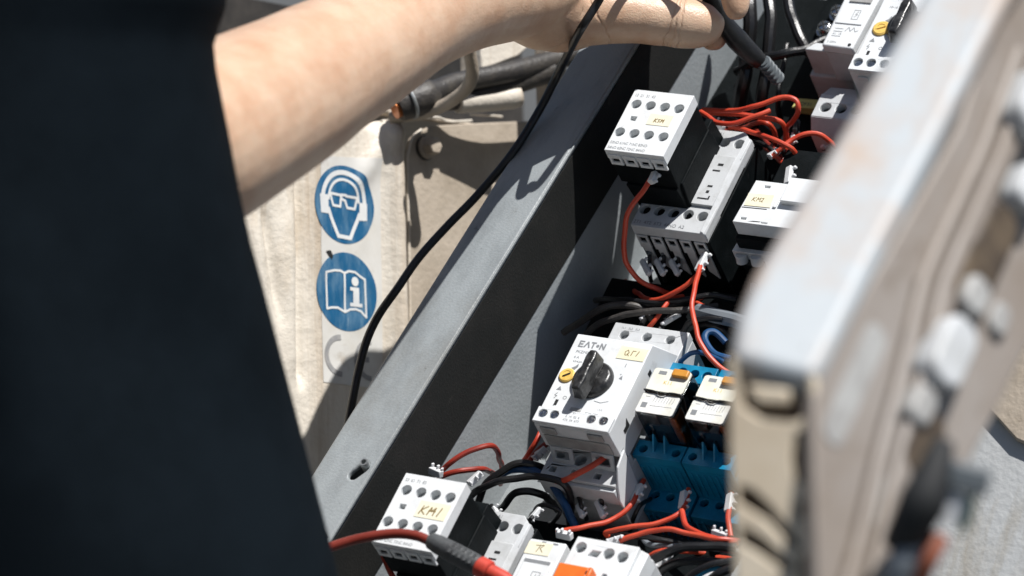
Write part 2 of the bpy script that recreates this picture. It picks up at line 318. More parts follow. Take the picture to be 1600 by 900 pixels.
# =============================================================== CONTACTORS
def aux_plate(b,x0,y0,z0,z1,w=36,h=43):
    holes=[circ(x0+4.9+8.7*i,y0+33,3.05) for i in range(4)]+[circ(x0+3.6+8.85*i,y0+13,3.05) for i in range(4)]
    holes.append(rect(x0+5.6,x0+9.4,y0+21.6,y0+24.6))
    b.plate([(x0,y0),(x0+w,y0),(x0+w,y0+h),(x0,y0+h)],holes,z0,z1)
    return [(x0+4.9+8.7*i,y0+33) for i in range(4)]+[(x0+3.6+8.85*i,y0+13) for i in range(4)]
def contactor(du,dv,label,handw,cover_text,nums,grp='contactors with four-pole auxiliary blocks'):
    T=thing('contactor',cabm(du,dv,0),label,'contactor',grp)
    # frame: x -23..22, y 112.5..184 shifted so that local y=0 at bottom
    y=lambda v:v-112.5
    b=B(); b.box(-23,22,y(113.5),y(183),0,62); b.prism([(y(120),62),(y(177),62),(y(172),70),(y(170),88),(y(131),88),(y(129),70)],-22.5,6.8,'x')
    b.box(7.5,21.8,y(128),y(172),62,68); b.build('base',M['black'],T,bevel=.7)
    holesB=[(-21+2.1+8.75*i,y(124.2)) for i in range(5)]; holesT=[(-18.9+8.9*i,y(175.5)) for i in range(5)]
    b=B()
    b.plate([(-23,y(112.6)),(22,y(112.6)),(22,y(131)),(-23,y(131))],[circ(x_,y_,3.1) for x_,y_ in holesB],63,70.5)
    b.plate([(-23,y(165)),(22,y(165)),(22,y(179)),(17,y(184)),(-23,y(184))],[circ(x_,y_,3.1) for x_,y_ in holesT],63,70.5)
    b.plate([(6.8,y(130.6)),(20,y(130.6)),(20,y(165.4)),(6.8,y(165.4))],[],68.2,72.2)
    b.prism([(20,72.2),(20,64),(23.2,64),(23.2,66)],y(131),y(165),'y') if False else b.prism([(20.02,68.2),(22.4,64.5),(22.4,69.5),(20.02,72.2)],y(113),y(180),'y')
    b.build('terminal_cover',M['white2'],T,bevel=.35)
    for (xa_,xb_,ya_,yb_) in ((11.5,14.8,158,159.6),(10,14.5,154,155),(11.6,14.6,143,144.2),(12.3,14.1,138.8,140.6),(9,15.1,134.4,135.3),(15.1,16,134.4,137)):
        b=B(); b.box(xa_,xb_,y(ya_),y(yb_),72.25,72.34); b.build('latch_slot',M['hole'],T)
    b=B(); b.box(-22,21,y(114),y(130),58,61.8); b.box(-22,21,y(166),y(182),58,61.8); b.build('terminal_recess',M['hole'],T)
    for p_ in holesB+holesT:
        b=B(); screws(b,[p_],2.9,64.6); slotbars(b,[p_],2.9,64.6); b.build('terminal_screw',M['screw'],T)
    b=B()
    for i in range(5):                                  # grey ribs and windows under the cover
        x0=-22.4+8.9*i
        b.plate(rect(x0,x0+6.6,52,62.6),[rect(x0+1.3,x0+5.3,57,61)],0,1.2)
        b.prism([(x0+1.2,52),(x0+1.2,38),(x0+6.2,32),(x0+6.2,52)],0,1.0)
    bmesh.ops.rotate(b.bm,verts=b.bm.verts[:],cent=(0,0,0),matrix=Matrix.Rotation(math.radians(90),3,'X'))
    bmesh.ops.translate(b.bm,verts=b.bm.verts[:],vec=(0,y(113.4),0)); b.build('terminal_rib',M['white2'],T,bevel=.2)
    text(nums[0],-22,y(114.4),3.1,70.6,T,M['ink'],sx=.92)
    text(nums[1],-21,y(180.2),2.8,70.6,T,M['ink'],sx=.9)
    # auxiliary block
    x0,y0=-29.5,y(127)
    A=B(); A.prism([(y0+.6,88),(y0+42.4,88),(y0+42.4,109),(y0+.6,109)],x0+.5,x0+35.6,'x'); A.box(x0+4,x0+31,y0+43,y0+47,80,92); A.prism([(y0+1.5,66),(y0+8,66),(y0+8,88),(y0-1,88)],x0+4,x0+35,'x')
    A.prism([(y0+40,70),(y0+52,70),(y0+50,88),(y0+40,88)],x0+9,x0+35.2,'x')
    aux=A.build('auxiliary_block',M['black'],T,bevel=.5)
    b=B(); hp=aux_plate(b,x0,y0,108,115); 
    b.build('front_cover',M['white'],aux,bevel=.35)
    b=B(); b.box(x0+1,x0+35,y0+1,y0+42,103,107.5); b.build('terminal_recess',M['hole'],aux)
    for p_ in hp:
        b=B(); screws(b,[p_],2.9,110.2); slotbars(b,[p_],2.9,110.2); b.build('terminal_screw',M['screw'],aux)
    b=B()
    for i in range(4):
        xx=x0+1.2+8.9*i; b.plate(rect(xx,xx+7.6,104,112),[rect(xx+1.5,xx+6.1,106,109.6)],0,1.3)
    bmesh.ops.rotate(b.bm,verts=b.bm.verts[:],cent=(0,0,0),matrix=Matrix.Rotation(math.radians(90),3,'X'))
    bmesh.ops.translate(b.bm,verts=b.bm.verts[:],vec=(0,y0+.5,0)); b.build('wire_entry',M['white'],aux,bevel=.2)
    tx0,tx1,ty0,ty1,hs_=(16.6,30.4,20.0,27.6,.74) if handw is KSMhw else (16.4,34.2,18.6,28.6,1.0)
    tg=B(); tg.box(x0+tx0,x0+tx1,y0+ty0,y0+ty1,115.02,115.25); tg=tg.build('name_tag',M['tag'],aux)
    hb=B(); hb.ribbon([[(x0+tx0+2.1*hs_+p[0]*hs_,y0+ty0+2*hs_+p[1]*hs_) for p in ln] for ln in handw],.62*hs_,115.26,115.32); hb.build('handwriting',M['pen'],tg)
    text(cover_text[0],x0+1.6,y0+38.2,2.7,115.05,aux,M['ink'],sx=.82); text(cover_text[1],x0+1.2,y0+4.8,2.5,115.05,aux,M['ink'],sx=.82)
    text(cover_text[2],x0+1.2,y0+1.3,2.5,115.05,aux,M['ink'],sx=.82)
    return T
KM1hw=[[(0,0),(1.1,5)],[(3.7,5),(.6,2.2),(3.2,0)],[(4.8,0),(5.8,4.8),(6.6,2.3),(8.4,4.8),(8.2,0)],[(4.9,2.5),(8.8,2.7)],[(10.6,0),(11.8,5.2)]]
KSMhw=[[(3,.6),(3.7,4)],[(5.4,4),(3.5,2),(5.2,.8)],[(7.6,3.8),(6.4,3.2),(7.4,1.8),(6.2,.8)],[(8.4,.8),(9,3.8),(9.6,2),(10.8,3.8),(10.6,.8)]]
contactor(0,112.5,'upper contactor, white faced with black sides, above the rotary switch','KSM' and KSMhw,('13  21  31  43','53NO 61NC 71NC 83NO','54NO 62NC 72NC 84NO'),('2T1  4T2  6T3  44NO  A2','1L1  3L2  5L3  43NO  A1'))
contactor(-17,112.5-262.3,'lower contactor with KM1 handwritten on its cream tag','contactor',KM1hw,('13  21  31  43','14  22  32  44','54NO 62NC 72NC 84NO')) if False else contactor(-17,112.5-262.3,'lower contactor with KM1 handwritten on its cream tag',KM1hw,('53  61  71  83','','54NO 62NC 72NC 84NO'),('2T1  4T2  6T3  14NO  A2','1L1  3L2  5L3  13NO  A1'))
# =============================================================== MOTOR PROTECTOR (rotary switch)
def arcpts(cx,cy,r,a0,a1,n=10): return [(cx+r*math.cos(math.radians(a0+(a1-a0)*i/n)),cy+r*math.sin(math.radians(a0+(a1-a0)*i/n))) for i in range(n+1)]
def rotary_knob(name,x,y,z,parent,ang=0,s=1.0):
    b=B(); b.lathe([(11.4*s,-.5),(11.4*s,1.5),(10.4*s,3.2),(9*s,4)],(0,0,0),n=40)
    R=Matrix.Rotation(ang,3,'Z')
    g=B(); pr=[(-3.6,-15.5),(3.6,-15.5),(4.8,-9),(4.0,0),(4.6,7),(3.2,11.6),(-3.2,11.6),(-4.6,7),(-4.0,0),(-4.8,-9)]
    pr=[(p[0]*s,p[1]*s) for p in pr]; g.prism(pr,4.0,13*s)
    bm=g.bm
    for v_ in bm.verts:
        if v_.co.z>8: v_.co.x*=.62; v_.co.y*=.93
    bmesh.ops.rotate(g.bm,verts=g.bm.verts[:],cent=(0,0,0),matrix=R)
    for bb in (b,g): bmesh.ops.translate(bb.bm,verts=bb.bm.verts[:],vec=(x,y,z))
    k=b.build(name,M['knob'],parent,bevel=.5); g.build('grip',M['knob'],k,bevel=1.2,seg=3); return k
T=thing('motor_protection_switch',cabm(0,0,0),'white motor protection switch with black rotary knob and small yellow dial','circuit breaker')
b=B(); b.box(-15,30,-41,60,0,47); b.build('base',M['white2'],T,bevel=.6)
b=B(); HL=[(-9.2,-29),(3.9,-29),(17.6,-29)]; HT=[(-6.7,53.2),(6.9,53.8),(20.9,54.2)]
b.plate(rect(-15,30,-41.5,-20),[circ(x_,y_,3.3) for x_,y_ in HL]+[rect(x_-2,x_+2,-38.5,-35) for x_,_ in HL],47,53)
b.build('terminal_cover',M['white2'],T,bevel=.4)
b=B(); b.plate(rect(-15,30,28,60.5),[circ(x_,y_,2.7) for x_,y_ in HT],47,53); b.build('terminal_cover',M['white2'],T,bevel=.4)
b=B(); b.prism([(-15,-41.6),(30,-41.6),(30,-44),(-15,-44)],40,51); b.build('lower_ledge',M['white2'],T,bevel=.4)
for (ya_,yb_) in ((-40,-22),(45,59)):
    b=B(); b.box(-14,29,ya_,yb_,46,48.2); b.build('terminal_recess',M['hole'],T)
for hh_,rr_,zz_ in ((HL,3.1,48.6),(HT,2.5,48.9)):
    for p_ in hh_:
        b=B(); screws(b,[p_],rr_,zz_); slotbars(b,[p_],rr_,zz_); b.build('terminal_screw',M['screw'],T)
b=B(); b.prism([(-27.5,60),(-27.8,78.5),(-26.5,80),(31,80),(45,53.2),(-22,53.2)],-15,30,'x'); hs=b.build('housing',M['white'],T,bevel=.5)
b=B(); H4=[(-11,-22.6),(-4.2,-22.4),(17.4,-21.8),(24.6,-21.6)]
b.plate(rect(-15,30,-27.8,-18.4),[circ(x_,y_,2.7) for x_,y_ in H4],80.1,82); b.build('lower_bezel',M['white'],hs,bevel=.3)
for p_ in H4:
    b=B(); screws(b,[p_],2.5,81.0); slotbars(b,[p_],2.4,81.0); b.build('terminal_screw',M['steel'],hs)
b=B(); b.box(-11.5,-2.5,-28.9,-28,73,78); b.box(16.5,25.5,-28.9,-28,73,78); b.box(-12,27,-28.4,-27.9,62,71); b.build('front_clip',M['grime'],hs,bevel=.3)
for x0 in (-11,13.5):
    b=B(); b.plate(rect(x0,x0+13,58,68),[rect(x0+2.4,x0+10.6,60.4,65.6)],0,1.6)
    bmesh.ops.rotate(b.bm,verts=b.bm.verts[:],cent=(0,0,0),matrix=Matrix.Rotation(math.radians(70),3,'X')); bmesh.ops.translate(b.bm,verts=b.bm.verts[:],vec=(0,-51,-2)); b.build('wire_window',M['white2'],T,bevel=.3)
rotary_knob('rotary_knob',7,3.2,80,hs,math.radians(0),1.0)
b=B(); b.box(2.4,8.6,-17.6,-15.4,80.05,81.0); b.build('knob_foot',M['grime'],hs,bevel=.2)
b=B(); b.lathe([(4.4,0),(4.4,.8),(3.8,1.3),(2.6,1.3),(2.4,1.0)],(-9,3.9,80),n=28); dl=b.build('current_dial',M['dial'],hs)
b=B(); b.prism([(-11,2.7),(-10.7,2.1),(-7,4.8),(-7.4,5.4)],81.2,81.5); b.build('dial_slot',M['knob'],dl)
b=B(); b.box(13.2,29.6,19.4,27.4,80.05,80.3); tg=b.build('name_tag',M['tag'],hs)
b=B(); b.ribbon([[(17.5,22),(17,24),(18.4,25.3),(19.4,23.6),(18.4,21.9),(17.5,22)],[(18.6,23),(19.8,21.6)],[(21,22),(21.3,25.2)],[(23,25.2),(21.2,25)],[(24,22),(24.8,25.2)]],.4,80.31,80.37); b.build('handwriting',M['pen'],tg)
# maker's lettering, drawn as strokes
def E_(x): return [[(x+2.3,0),(x,0),(x,3.4),(x+2.3,3.4)],[(x,1.7),(x+1.9,1.7)]]
L=E_(0)+[[(3.3,0),(4.7,3.4),(6.1,0)]]+[[(6.9,3.4),(9.3,3.4)],[(8.1,3.4),(8.1,0)]]+[[(12.6,0),(12.6,3.4),(15.0,0),(15.0,3.4)]]
b=B(); b.ribbon([[(p[0]-11,p[1]+23.4) for p in ln] for ln in L],.85,80.05,80.12); b.lathe([(.9,0),(.9,.1)],(-11+10.9,25.1,80.05),n=12); b.build('lettering',M['ink'],hs)
for s_,x_,y_,z_ in (('PKZM0-6,3',-11,19.2,2.4),('4 A',-10.6,15.6,2.2),('4,0-6,3A',-10,13.2,1.6),('I',20.4,14.5,3.4),('O',-5.4,-10.8,3),('N',-9,-16,1.6),('1 3 5',17,-14.5,1.5),('IEC/EN 60947',11,-17.6,1.4),('+',20,9,2)): text(s_,x_,y_,z_,80.06,hs,M['ink'])
b=B(); b.prism([(-11.3,-5.6),(-8.3,-5.6),(-9.8,-3.0)],80.05,80.12); b.ribbon([[(-9.6,-7.4),(-10.6,-9),(-9.2,-9.2),(-10.2,-11)],[(13,-9),(17,-9.6),(21,-8)]],.35,80.05,80.12)
b.prism([(-8.9,9.2),(-6.6,8.2),(-5.4,10.4),(-5.8,12.6),(-7,10.6)],80.05,80.12); b.prism([(20.5,7),(22.6,6.4),(21.8,9.2)],80.05,80.12); b.build('printed_marks',M['ink'],hs)
b=B(); b.box(-8.6,-6.9,-15.2,-11.6,80.02,80.2); b.build('test_slot',M['hole'],hs)
for i,s_ in enumerate(('T1','2  14  22  6','4T2  54  6T3')): text(s_,6.8,-20.4-2.3*i,1.8,82.05,hs,M['ink'],align='CENTER')
text('1L1   3L2   5L3',-10,57,1.8,53.05,T,M['ink'])
# openings on the right flank
b=B()
for pts in ([(4,64),(10,64),(10,66.5),(4,66.5)],[(-17,66),(-11,66),(-11,72),(-14,69),(-17,69)],[(18,72),(21,72),(21,69),(18,69)]): b.prism(pts,29.9,30.15,'x')
b.prism([(-37,43),(-33,43),(-33,47),(-37,47)],29.9,30.15,'x'); b.build('side_slot',M['hole'],T)
b=B(); b.ribbon([[(0,0),(0,2)],[(6,0),(6,2),(7.2,2)]],.3,0,.1); bmesh.ops.rotate(b.bm,verts=b.bm.verts[:],cent=(0,0,0),matrix=Matrix.Rotation(math.radians(90),3,'Y')); bmesh.ops.translate(b.bm,verts=b.bm.verts[:],vec=(30.05,-25,62)); b.build('printed_marks',M['ink'],T)
b=B(); b.prism([(-44,20),(-28,20),(-24,62),(-34,60),(-40,52),(-44,44)],30.02,31.2,'x'); b.build('side_cheek',M['white'],T,bevel=.4)
# =============================================================== RELAYS AND BLUE SOCKETS
def relay_pair(du,label1,label2):
    S=thing('relay_socket',cabm(du,0,0),label2,'relay socket','blue relay sockets')
    b=B(); b.box(29,57.2,-17,37,0,38); b.box(30,56,-30.5,-17,0,12); b.build('base',M['blue'],S,bevel=.5)
    b=B(); h1=[(36.6,-13.6),(50.4,-13.2)] ; h1=[(33.6,-13.8),(52.8,-13.4)]
    b.plate(rect(29,57.2,-18.4,-8.5),[circ(x_,y_,2.5) for x_,y_ in h1],44,50); b.build('terminal_row',M['blue'],S,bevel=.35)
    b=B(); b.box(29,57.2,-18.4,-17.2,20.2,43.8); b.build('front_wall',M['blue'],S); b=B()
    h2=[(37.6,33.8),(45,33.6),(52.4,33.4)]
    b.plate(rect(29.5,57,28,39),[circ(x_,y_,2.7) for x_,y_ in h2],48,55); b.build('terminal_row',M['blue'],S,bevel=.35); b=B()
    h3=[(33.6,-21.5),(42.6,-21.5),(51.6,-21.5)]
    b.plate(rect(29.4,56.9,-31,-17.1),[circ(x_,y_,2.4) for x_,y_ in h3],14,20)
    b.build('terminal_row',M['blue'],S,bevel=.35)
    b=B(); b.prism([(-18,46),(-9,46),(-9,58)],39.4,40.6,'x'); b.prism([(-18,46),(-9,46),(-9,58)],46,47.2,'x'); 
    for k in range(7): b.box(31+3.7*k,32.4+3.7*k,-19,-18.45,22,42)
    for k in range(7): b.box(31+3.7*k,32.4+3.7*k,-31.6,-31.05,-2,17)
    b.build('moulded_fins',M['blue'],S,bevel=.2)
    b=B(); screws(b,h1,2.3,45.6); screws(b,h2,2.5,50.4); screws(b,h3,2.2,15.6); b.box(30,56,-17,-9,40,43.8); b.box(30,56,29,38,42,47.8); b.box(31,56,-30,-18,12.1,13.8); b.build('terminal_recess',M['hole'],S)
    R=thing('plug_in_relay',cabm(du,0,0),label1,'relay','clear plug-in relays')
    b=B(); b.prism([(-8,40),(21,40),(21,74.3),(-8,74.3)],34.2,56.6,'x'); b.build('clear_cover',M['glass'],R,bevel=1.2,seg=3)
    b=B(); b.box(37,49.4,-5,17,41,62); b.build('inner_frame',M['hole'],R,bevel=.5)
    b=B(); b.box(51.0,55.6,-5.6,2.5,46,69); b.build('copper_coil',M['copper'],R,bevel=.8)
    b=B(); b.box(47,55.2,-5,18,69.4,71.6); b.box(36,45,-6.4,-5.2,62,71); b.box(38,40,-7,-6.5,50.5,62); b.build('contact_plates',M['steel'],R,bevel=.4)
    b=B(); b.box(34.5,56.3,-7.7,20.7,40.2,47); b.build('dark_plug_base',M['black'],R,bevel=.6)
    b=B(); b.prism(rrect(34.6,56.2,-7.6,4.5,1.2),74.35,74.8); f=b.build('lower_label',M['relayface'],R)
    b=B(); b.prism(rrect(34.8,56.4,6.3,20.6,1.6),74.35,75.2); f2=b.build('upper_label',M['relayyellow'],R)
    b=B(); b.prism(rrect(46.5,55.8,15.6,20.2,.8),75.25,77.6); b.build('test_lever',M['amber'],R,bevel=.6)
    b=B(); b.tube([(34,8,70),(34.2,6.2,75),(38,5.6,76),(42,5.2,75.9),(44,3.8,75.6),(47,3.9,75.7),(49,5.4,76),(54,5.6,76),(57.1,5.4,74.6),(57.4,3,66),(57.4,-4,46)],.42,8); b.build('retaining_clip',M['cable'],R)
    b=B(); b.box(36.4,39.6,-4.6,-1.4,74.82,74.9); b.ribbon([[(42+k*1.6,-.5),(42.4+k*1.6,3)] for k in range(8)]+[[(41.5,-3),(54,-2.6)]]+[[(37,2.4),(39.4,2.4)]],.22,74.82,74.88); b.box(38,42.5,16.8,19,75.22,75.3); b.build('printed_marks',M['ink'],R)
    text('K11',43,11,3.2,75.24,R,M['tag'] if False else M['dial'])
    return R
relay_pair(0,'clear plug-in relay beside the rotary switch with amber lever','blue relay socket beside the rotary switch')
relay_pair(29.2,'clear plug-in relay half hidden by the blurred door','blue relay socket half hidden by the blurred door')
# =============================================================== SECOND CONTACTOR BY THE DOOR
T=thing('covered_contactor',cabm(0,0,0),'white covered contactor between upper contactor and the open door','contactor')
b=B(); b.box(38,84,112,186,0,58); b.box(40,83,113,146,58,70); b.build('base',M['black'],T,bevel=.6)
b=B(); b.plate([(41,116),(84,116),(84,145),(43,145)],[rect(49.5,53,140.8,142.2),rect(44.6,48,118.2,119.6),rect(57,61,117.2,117.9)],70,80.5)
b.plate(rect(64,84,131,147),[],80.6,84); b.box(60,62,128,136,80.5,81.5)
b.prism([(112,56),(148,56),(148,60),(112,60)],38.2,39.5,'x')
b.build('snap_cover',M['white'],T,bevel=.4)
b=B(); b.prism([(43.2,127.4),(58.6,127.8),(57.6,136.2),(42.6,135.8)],80.55,80.85); tg=b.build('name_tag',M['tag'],T)
b=B(); b.ribbon([[(46.4,130.8),(47,133.4)],[(48.4,133.4),(46.8,132),(48.2,130.8)],[(49,130.8),(49.6,133.4),(50.2,132),(51.2,133.4),(51,130.8)],[(51.8,133),(52.8,133.4),(52.8,132.4),(51.8,130.9),(53,130.9)]],.35,80.86,80.92); b.build('handwriting',M['pen'],tg)
b=B(); b.ribbon([[(42.6,126.2),(57,126.6)]],.4,80.55,80.7); b.build('tag_groove',M['hole'],T)
b=B(); hh=[(41.9+9*i,116.3) for i in range(5)]
b.plate([(37,110.5),(84,110.5),(84,121),(38,121)],[circ(x_,y_,3.3) for x_,y_ in hh],56,62)
for i in range(5): b.lathe([(3.4,0),(3.2,5)],(41.9+9*i,110.4,60),(0,-.35,-1),n=14)
b.build('lower_terminals',M['white2'],T,bevel=.35)
b=B(); b.box(38,83,111,120,50,55.8); b.build('terminal_recess',M['hole'],T)
# =============================================================== DEVICES AT THE TOP RIGHT
T=thing('modular_relay',cabm(0,0,0),'light grey modular relay with steel screws at top of cabinet','relay')
b=B(); b.box(22,52,248,330,0,46); b.box(40,60,246,330,46,70); b.build('base',M['white2'],T,bevel=.8)
b=B(); b.prism([(39.6,245.6),(58.6,245),(60.8,300),(39.6,300)],70.1,76); fc=b.build('front_cover',M['white'],T,bevel=1.2,seg=3)
b=B(); b.box(41.5,57.5,262,276,76.05,76.6); b.build('front_window',M['white'],fc,bevel=.5)
b=B(); b.ribbon([[(50,265.4),(53.6,265.4),(53.6,272),(50,272),(50,265.4)],[(51.2,267),(52.6,269),(51.4,269),(52.6,271)]],.3,76.62,76.7); b.ribbon([[(43,258.5),(48,258.5)],[(43,256.4),(48,256.4)],[(43,253),(48,253)],[(49.5,257),(51,260),(52.5,257),(54,260),(55.5,257),(57,258)]],.35,76.05,76.12); b.build('printed_marks',M['ink'],fc)
text('A1  15',43,254,1.9,76.06,fc,M['ink']); text('2 GRN',42,248,1.9,76.06,fc,M['ink'])
b=B(); b.prism([(44,278),(57,278),(57,290),(45,290)],76.05,76.9); b.build('grey_window',M['grime'],fc)
b=B(); b.cyl((56,247.6,75.9),.9,.5); b.build('pin_hole',M['hole'],fc)
b=B(); b.prism([(250,20),(262,20),(262,58),(250,66)],24,44,'x'); b.build('lower_step',M['white2'],T,bevel=1)
T2=thing('terminal_block',cabm(0,0,0),'light grey screw terminal block between modular relay and door','terminal block')
b=B(); hh=[(46.2,219.6),(55.6,219.8),(65,220)]; b.plate(rect(40,84,212.5,229),[circ(x_,y_,3.2) for x_,y_ in hh],46,55); b.box(40,84,213,240,0,46); b.prism([(229,40),(241,40),(238,50),(229,54.5)],40.4,84,'x')
b.prism([(212.5,46),(212.5,55),(206,46),(206,10),(212.5,10)],40,84,'x'); b.build('housing',M['white2'],T2,bevel=.5)
b=B(); b.box(41,83,214,228,44,47.5); screws(b,hh,3,50.2); b.build('terminal_recess',M['hole'],T2)
T=thing('motor_protection_switch',cabm(0,0,0),'upper motor protection switch with amber dial, cut off by the door','circuit breaker')
b=B(); b.box(66,100,222,330,0,52); b.build('base',M['white2'],T,bevel=.5)
b=B(); b.prism([(226,52),(226,79),(227,80),(320,80),(320,52),(222,52)],65.5,100,'x'); hs=b.build('housing',M['white'],T,bevel=.5)
hh=[(69.4,231),(77,231.4),(85,231.6)]
b=B(); b.plate(rect(65.5,100,225.6,236.6),[circ(x_,y_,2.9) for x_,y_ in hh],80.1,82.4); b.build('lower_bezel',M['white'],hs,bevel=.3)
for p_ in hh:
    b=B(); screws(b,[p_],2.6,80.6); slotbars(b,[p_],2.6,80.6); b.build('terminal_screw',M['steel'],hs)
b=B(); b.lathe([(5,0),(5,.8),(4.2,1.4),(2.6,1.4),(2.4,1.1)],(72.6,257.6,80),n=28); b.prism([(70,256.6),(70.2,256),(75.2,258.6),(75,259.2)],81.4,81.7); b.build('current_dial',M['dial'],hs)
rotary_knob('rotary_knob',87,260,80,hs,0,1.0)
b=B(); b.prism([(68.8,248),(72,248),(70.6,250.8)],80.05,80.12); b.ribbon([[(70,246),(69,244.4),(70.4,244.2),(69.4,242.4)]],.35,80.05,80.12); b.prism([(72.4,263.6),(74.6,262.8),(75.8,265),(75,267.4),(74,265)],80.05,80.12); b.build('printed_marks',M['ink'],hs)
b=B(); b.box(70.6,72.2,238,241.4,80.02,80.2); b.build('test_slot',M['hole'],hs)
for s_,x_,y_,z_ in (('PKZM',74,279,2.8),('10-16',71,273,2.2),('O',76,243,3)): text(s_,x_,y_,z_,80.06,hs,M['ink'])
b=B(); b.box(70,76,224.9,225.5,74,77); b.build('front_clip',M['marker'],hs)
T=thing('bus_bar',cabm(0,0,0),'bare metal bus bar with two cross-head screws beside the modular relay','bus bar')
b=B(); b.box(8,40,270,330,40,43); b.build('bar',M['black'],T,bevel=.4)
for (x_,y_) in ((17.5,283),(20.6,295.5)):
    b=B(); b.lathe([(5.6,43.2),(5.6,44.4)],(x_,y_,0),n=26); b.lathe([(4.2,44.5),(4.2,47),(3.3,48.4),(.6,49)],(x_,y_,0),n=26); sc_=b.build('screw_head',M['steel'],T,bevel=.3)
    b=B()
    for a in (.5,.5+math.pi/2):
        c,s_=math.cos(a)*3,math.sin(a)*3; nx,ny=-math.sin(a)*.5,math.cos(a)*.5
        b.prism([(x_-c-nx,y_-s_-ny),(x_+c-nx,y_+s_-ny),(x_+c+nx,y_+s_+ny),(x_-c+nx,y_-s_+ny)],48,49.2)
    b.build('cross_slot',M['hole'],sc_)
# yellow label on the dark plate
T=thing('plate_label',cabm(0,0,0),'yellow label strip on the dark plate right of the red wires','label')
b=B(); b.prism([(4.5,245),(18,245.6),(18.8,252),(5.5,251.6)],19.6,20.2); b.box(5,18,246,251,-9,19.5) ; b.build('strip',M['ylabel'],T)
text('QF31',8,247,3.4,20.25,T,M['knob'])
# =============================================================== DEVICES AT THE BOTTOM
T=thing('small_relay_module',cabm(0,0,0),'small white module with cream tag below the KM1 contactor','relay module')
b=B(); b.box(14.6,36.4,-150,-95,0,72); b.build('base',M['white2'],T,bevel=.6)
b=B(); b.prism([(15,-150),(36.3,-150),(36.3,-95.6),(15,-96)],72,79.6); hs=b.build('front_cover',M['white'],T,bevel=1,seg=3)
b=B(); b.prism([(15.6,-105.4),(29.5,-105),(29.5,-97.6),(15.6,-97.8)],79.65,79.9); tg=b.build('name_tag',M['tag'],hs)
b=B(); b.ribbon([[(22,-103.6),(23,-99.6)],[(20.6,-99.8),(25,-99.2)],[(25,-99.2),(23.4,-101.2),(25.4,-103.4)]],.4,79.92,79.98); b.build('handwriting',M['pen'],tg)
b=B(); b.prism(rrect(18,34,-124,-108,1.2),79.65,80.6); w_=b.build('clear_window',M['white'],hs,bevel=.4)
b=B(); b.ribbon([[(26,-121),(30.6,-121),(30.6,-115.6),(26,-115.6),(26,-121)],[(28,-119.6),(28.4,-117)]],.35,80.62,80.7); b.box(18.4,33.4,-110.6,-108.6,80.62,80.7); b.box(22.6,25,-97.6,-96.8,79.65,79.8); b.box(29,32,-97.6,-96.8,79.65,79.8); b.build('printed_marks',M['ink'],hs)
T=thing('relay_with_lever',cabm(0,0,0),'white relay base with bright orange lever at bottom edge','relay base')
b=B(); b.box(40,80,-150,-90,0,70); b.build('base',M['white2'],T,bevel=.6)
hh=[(44.8,-96.6),(61.2,-97.4),(69.4,-98)]
b=B(); b.plate([(38.5,-140),(76,-140),(76,-90.4),(40.5,-90.4)],[circ(x_,y_,3.1) for x_,y_ in hh]+[[(50,-100.5),(56,-100.5),(57,-97),(52,-97)]],73,80)
b.prism([(76.05,-140),(81,-140),(81,-92),(76.05,-90.4)],66,77.5); b.build('front_cover',M['white'],T,bevel=.5)
b=B(); b.box(40,75,-139,-91,70.2,72.8); b.build('terminal_recess',M['hole'],T)
for p_ in hh:
    b=B(); screws(b,[p_],2.9,75.2); slotbars(b,[p_],2.9,75.2); b.build('terminal_screw',M['steel'],T)
b=B(); b.box(41,58.5,-128,-110.4,80.2,85.8); b.box(58.6,61,-119,-110.8,80.2,87); b.build('lever',M['orange'],T,bevel=.7)
b=B(); b.cyl((58.6,-113.6,85.9),1.0,.3); b.build('pin_hole',M['hole'],T)
b=B(); b.plate([(62,-118),(69.4,-118),(66,-104)],[circ(65.6,-111.5,1.7,14)],80.1,81.4); b.build('marking_tab',M['white'],T,bevel=.3)
# =============================================================== WIRES
class Fr:                                               # a frame given in camera space; at() finds the point of a plane seen at a pixel
    def __init__(s,o,x,y,z): s.o=o; s.ax=(x,y,z)
    def m(s): return frame(s.o,*s.ax)
    def at(s,px,py,k,val):
        r=Vector(((px-800)*K,(450-py)*K,-1.0)); n=s.ax[k]; q=(val+s.o.dot(n))/r.dot(n); p=r*q-s.o
        return Vector([p.dot(a) for a in s.ax])
CAB=Fr(FO,FU,FV,FT)
def marker(b,p,d,side,L=10,wd=3.9,th=3.5,tabs=True):
    d=Vector(d).normalized(); side=Vector(side); side=(side-d*side.dot(d)).normalized(); n=d.cross(side)
    def bx(a0,a1,s0,s1,n0,n1):
        q=[p+d*a+side*s_+n*c for a,s_,c in ((a0,s0,n0),(a1,s0,n0),(a1,s1,n0),(a0,s1,n0),(a0,s0,n1),(a1,s0,n1),(a1,s1,n1),(a0,s1,n1))]
        vs=[b.bm.verts.new(v_) for v_ in q]
        for f in ((3,2,1,0),(4,5,6,7),(0,1,5,4),(1,2,6,5),(2,3,7,6),(3,0,4,7)): b.bm.faces.new([vs[i] for i in f])
    bx(-L/2,L/2,-wd/2,wd/2,-th/2,th/2)
    if tabs:
        bx(-L*.48,-L*.34,wd/2,wd/2+2.0,-th/2,th*.1); bx(L*.0,L*.14,wd/2,wd/2+2.2,-th/2,th*.1); bx(L*.36,L*.48,wd/2,wd/2+1.6,-th/2,th*.1)
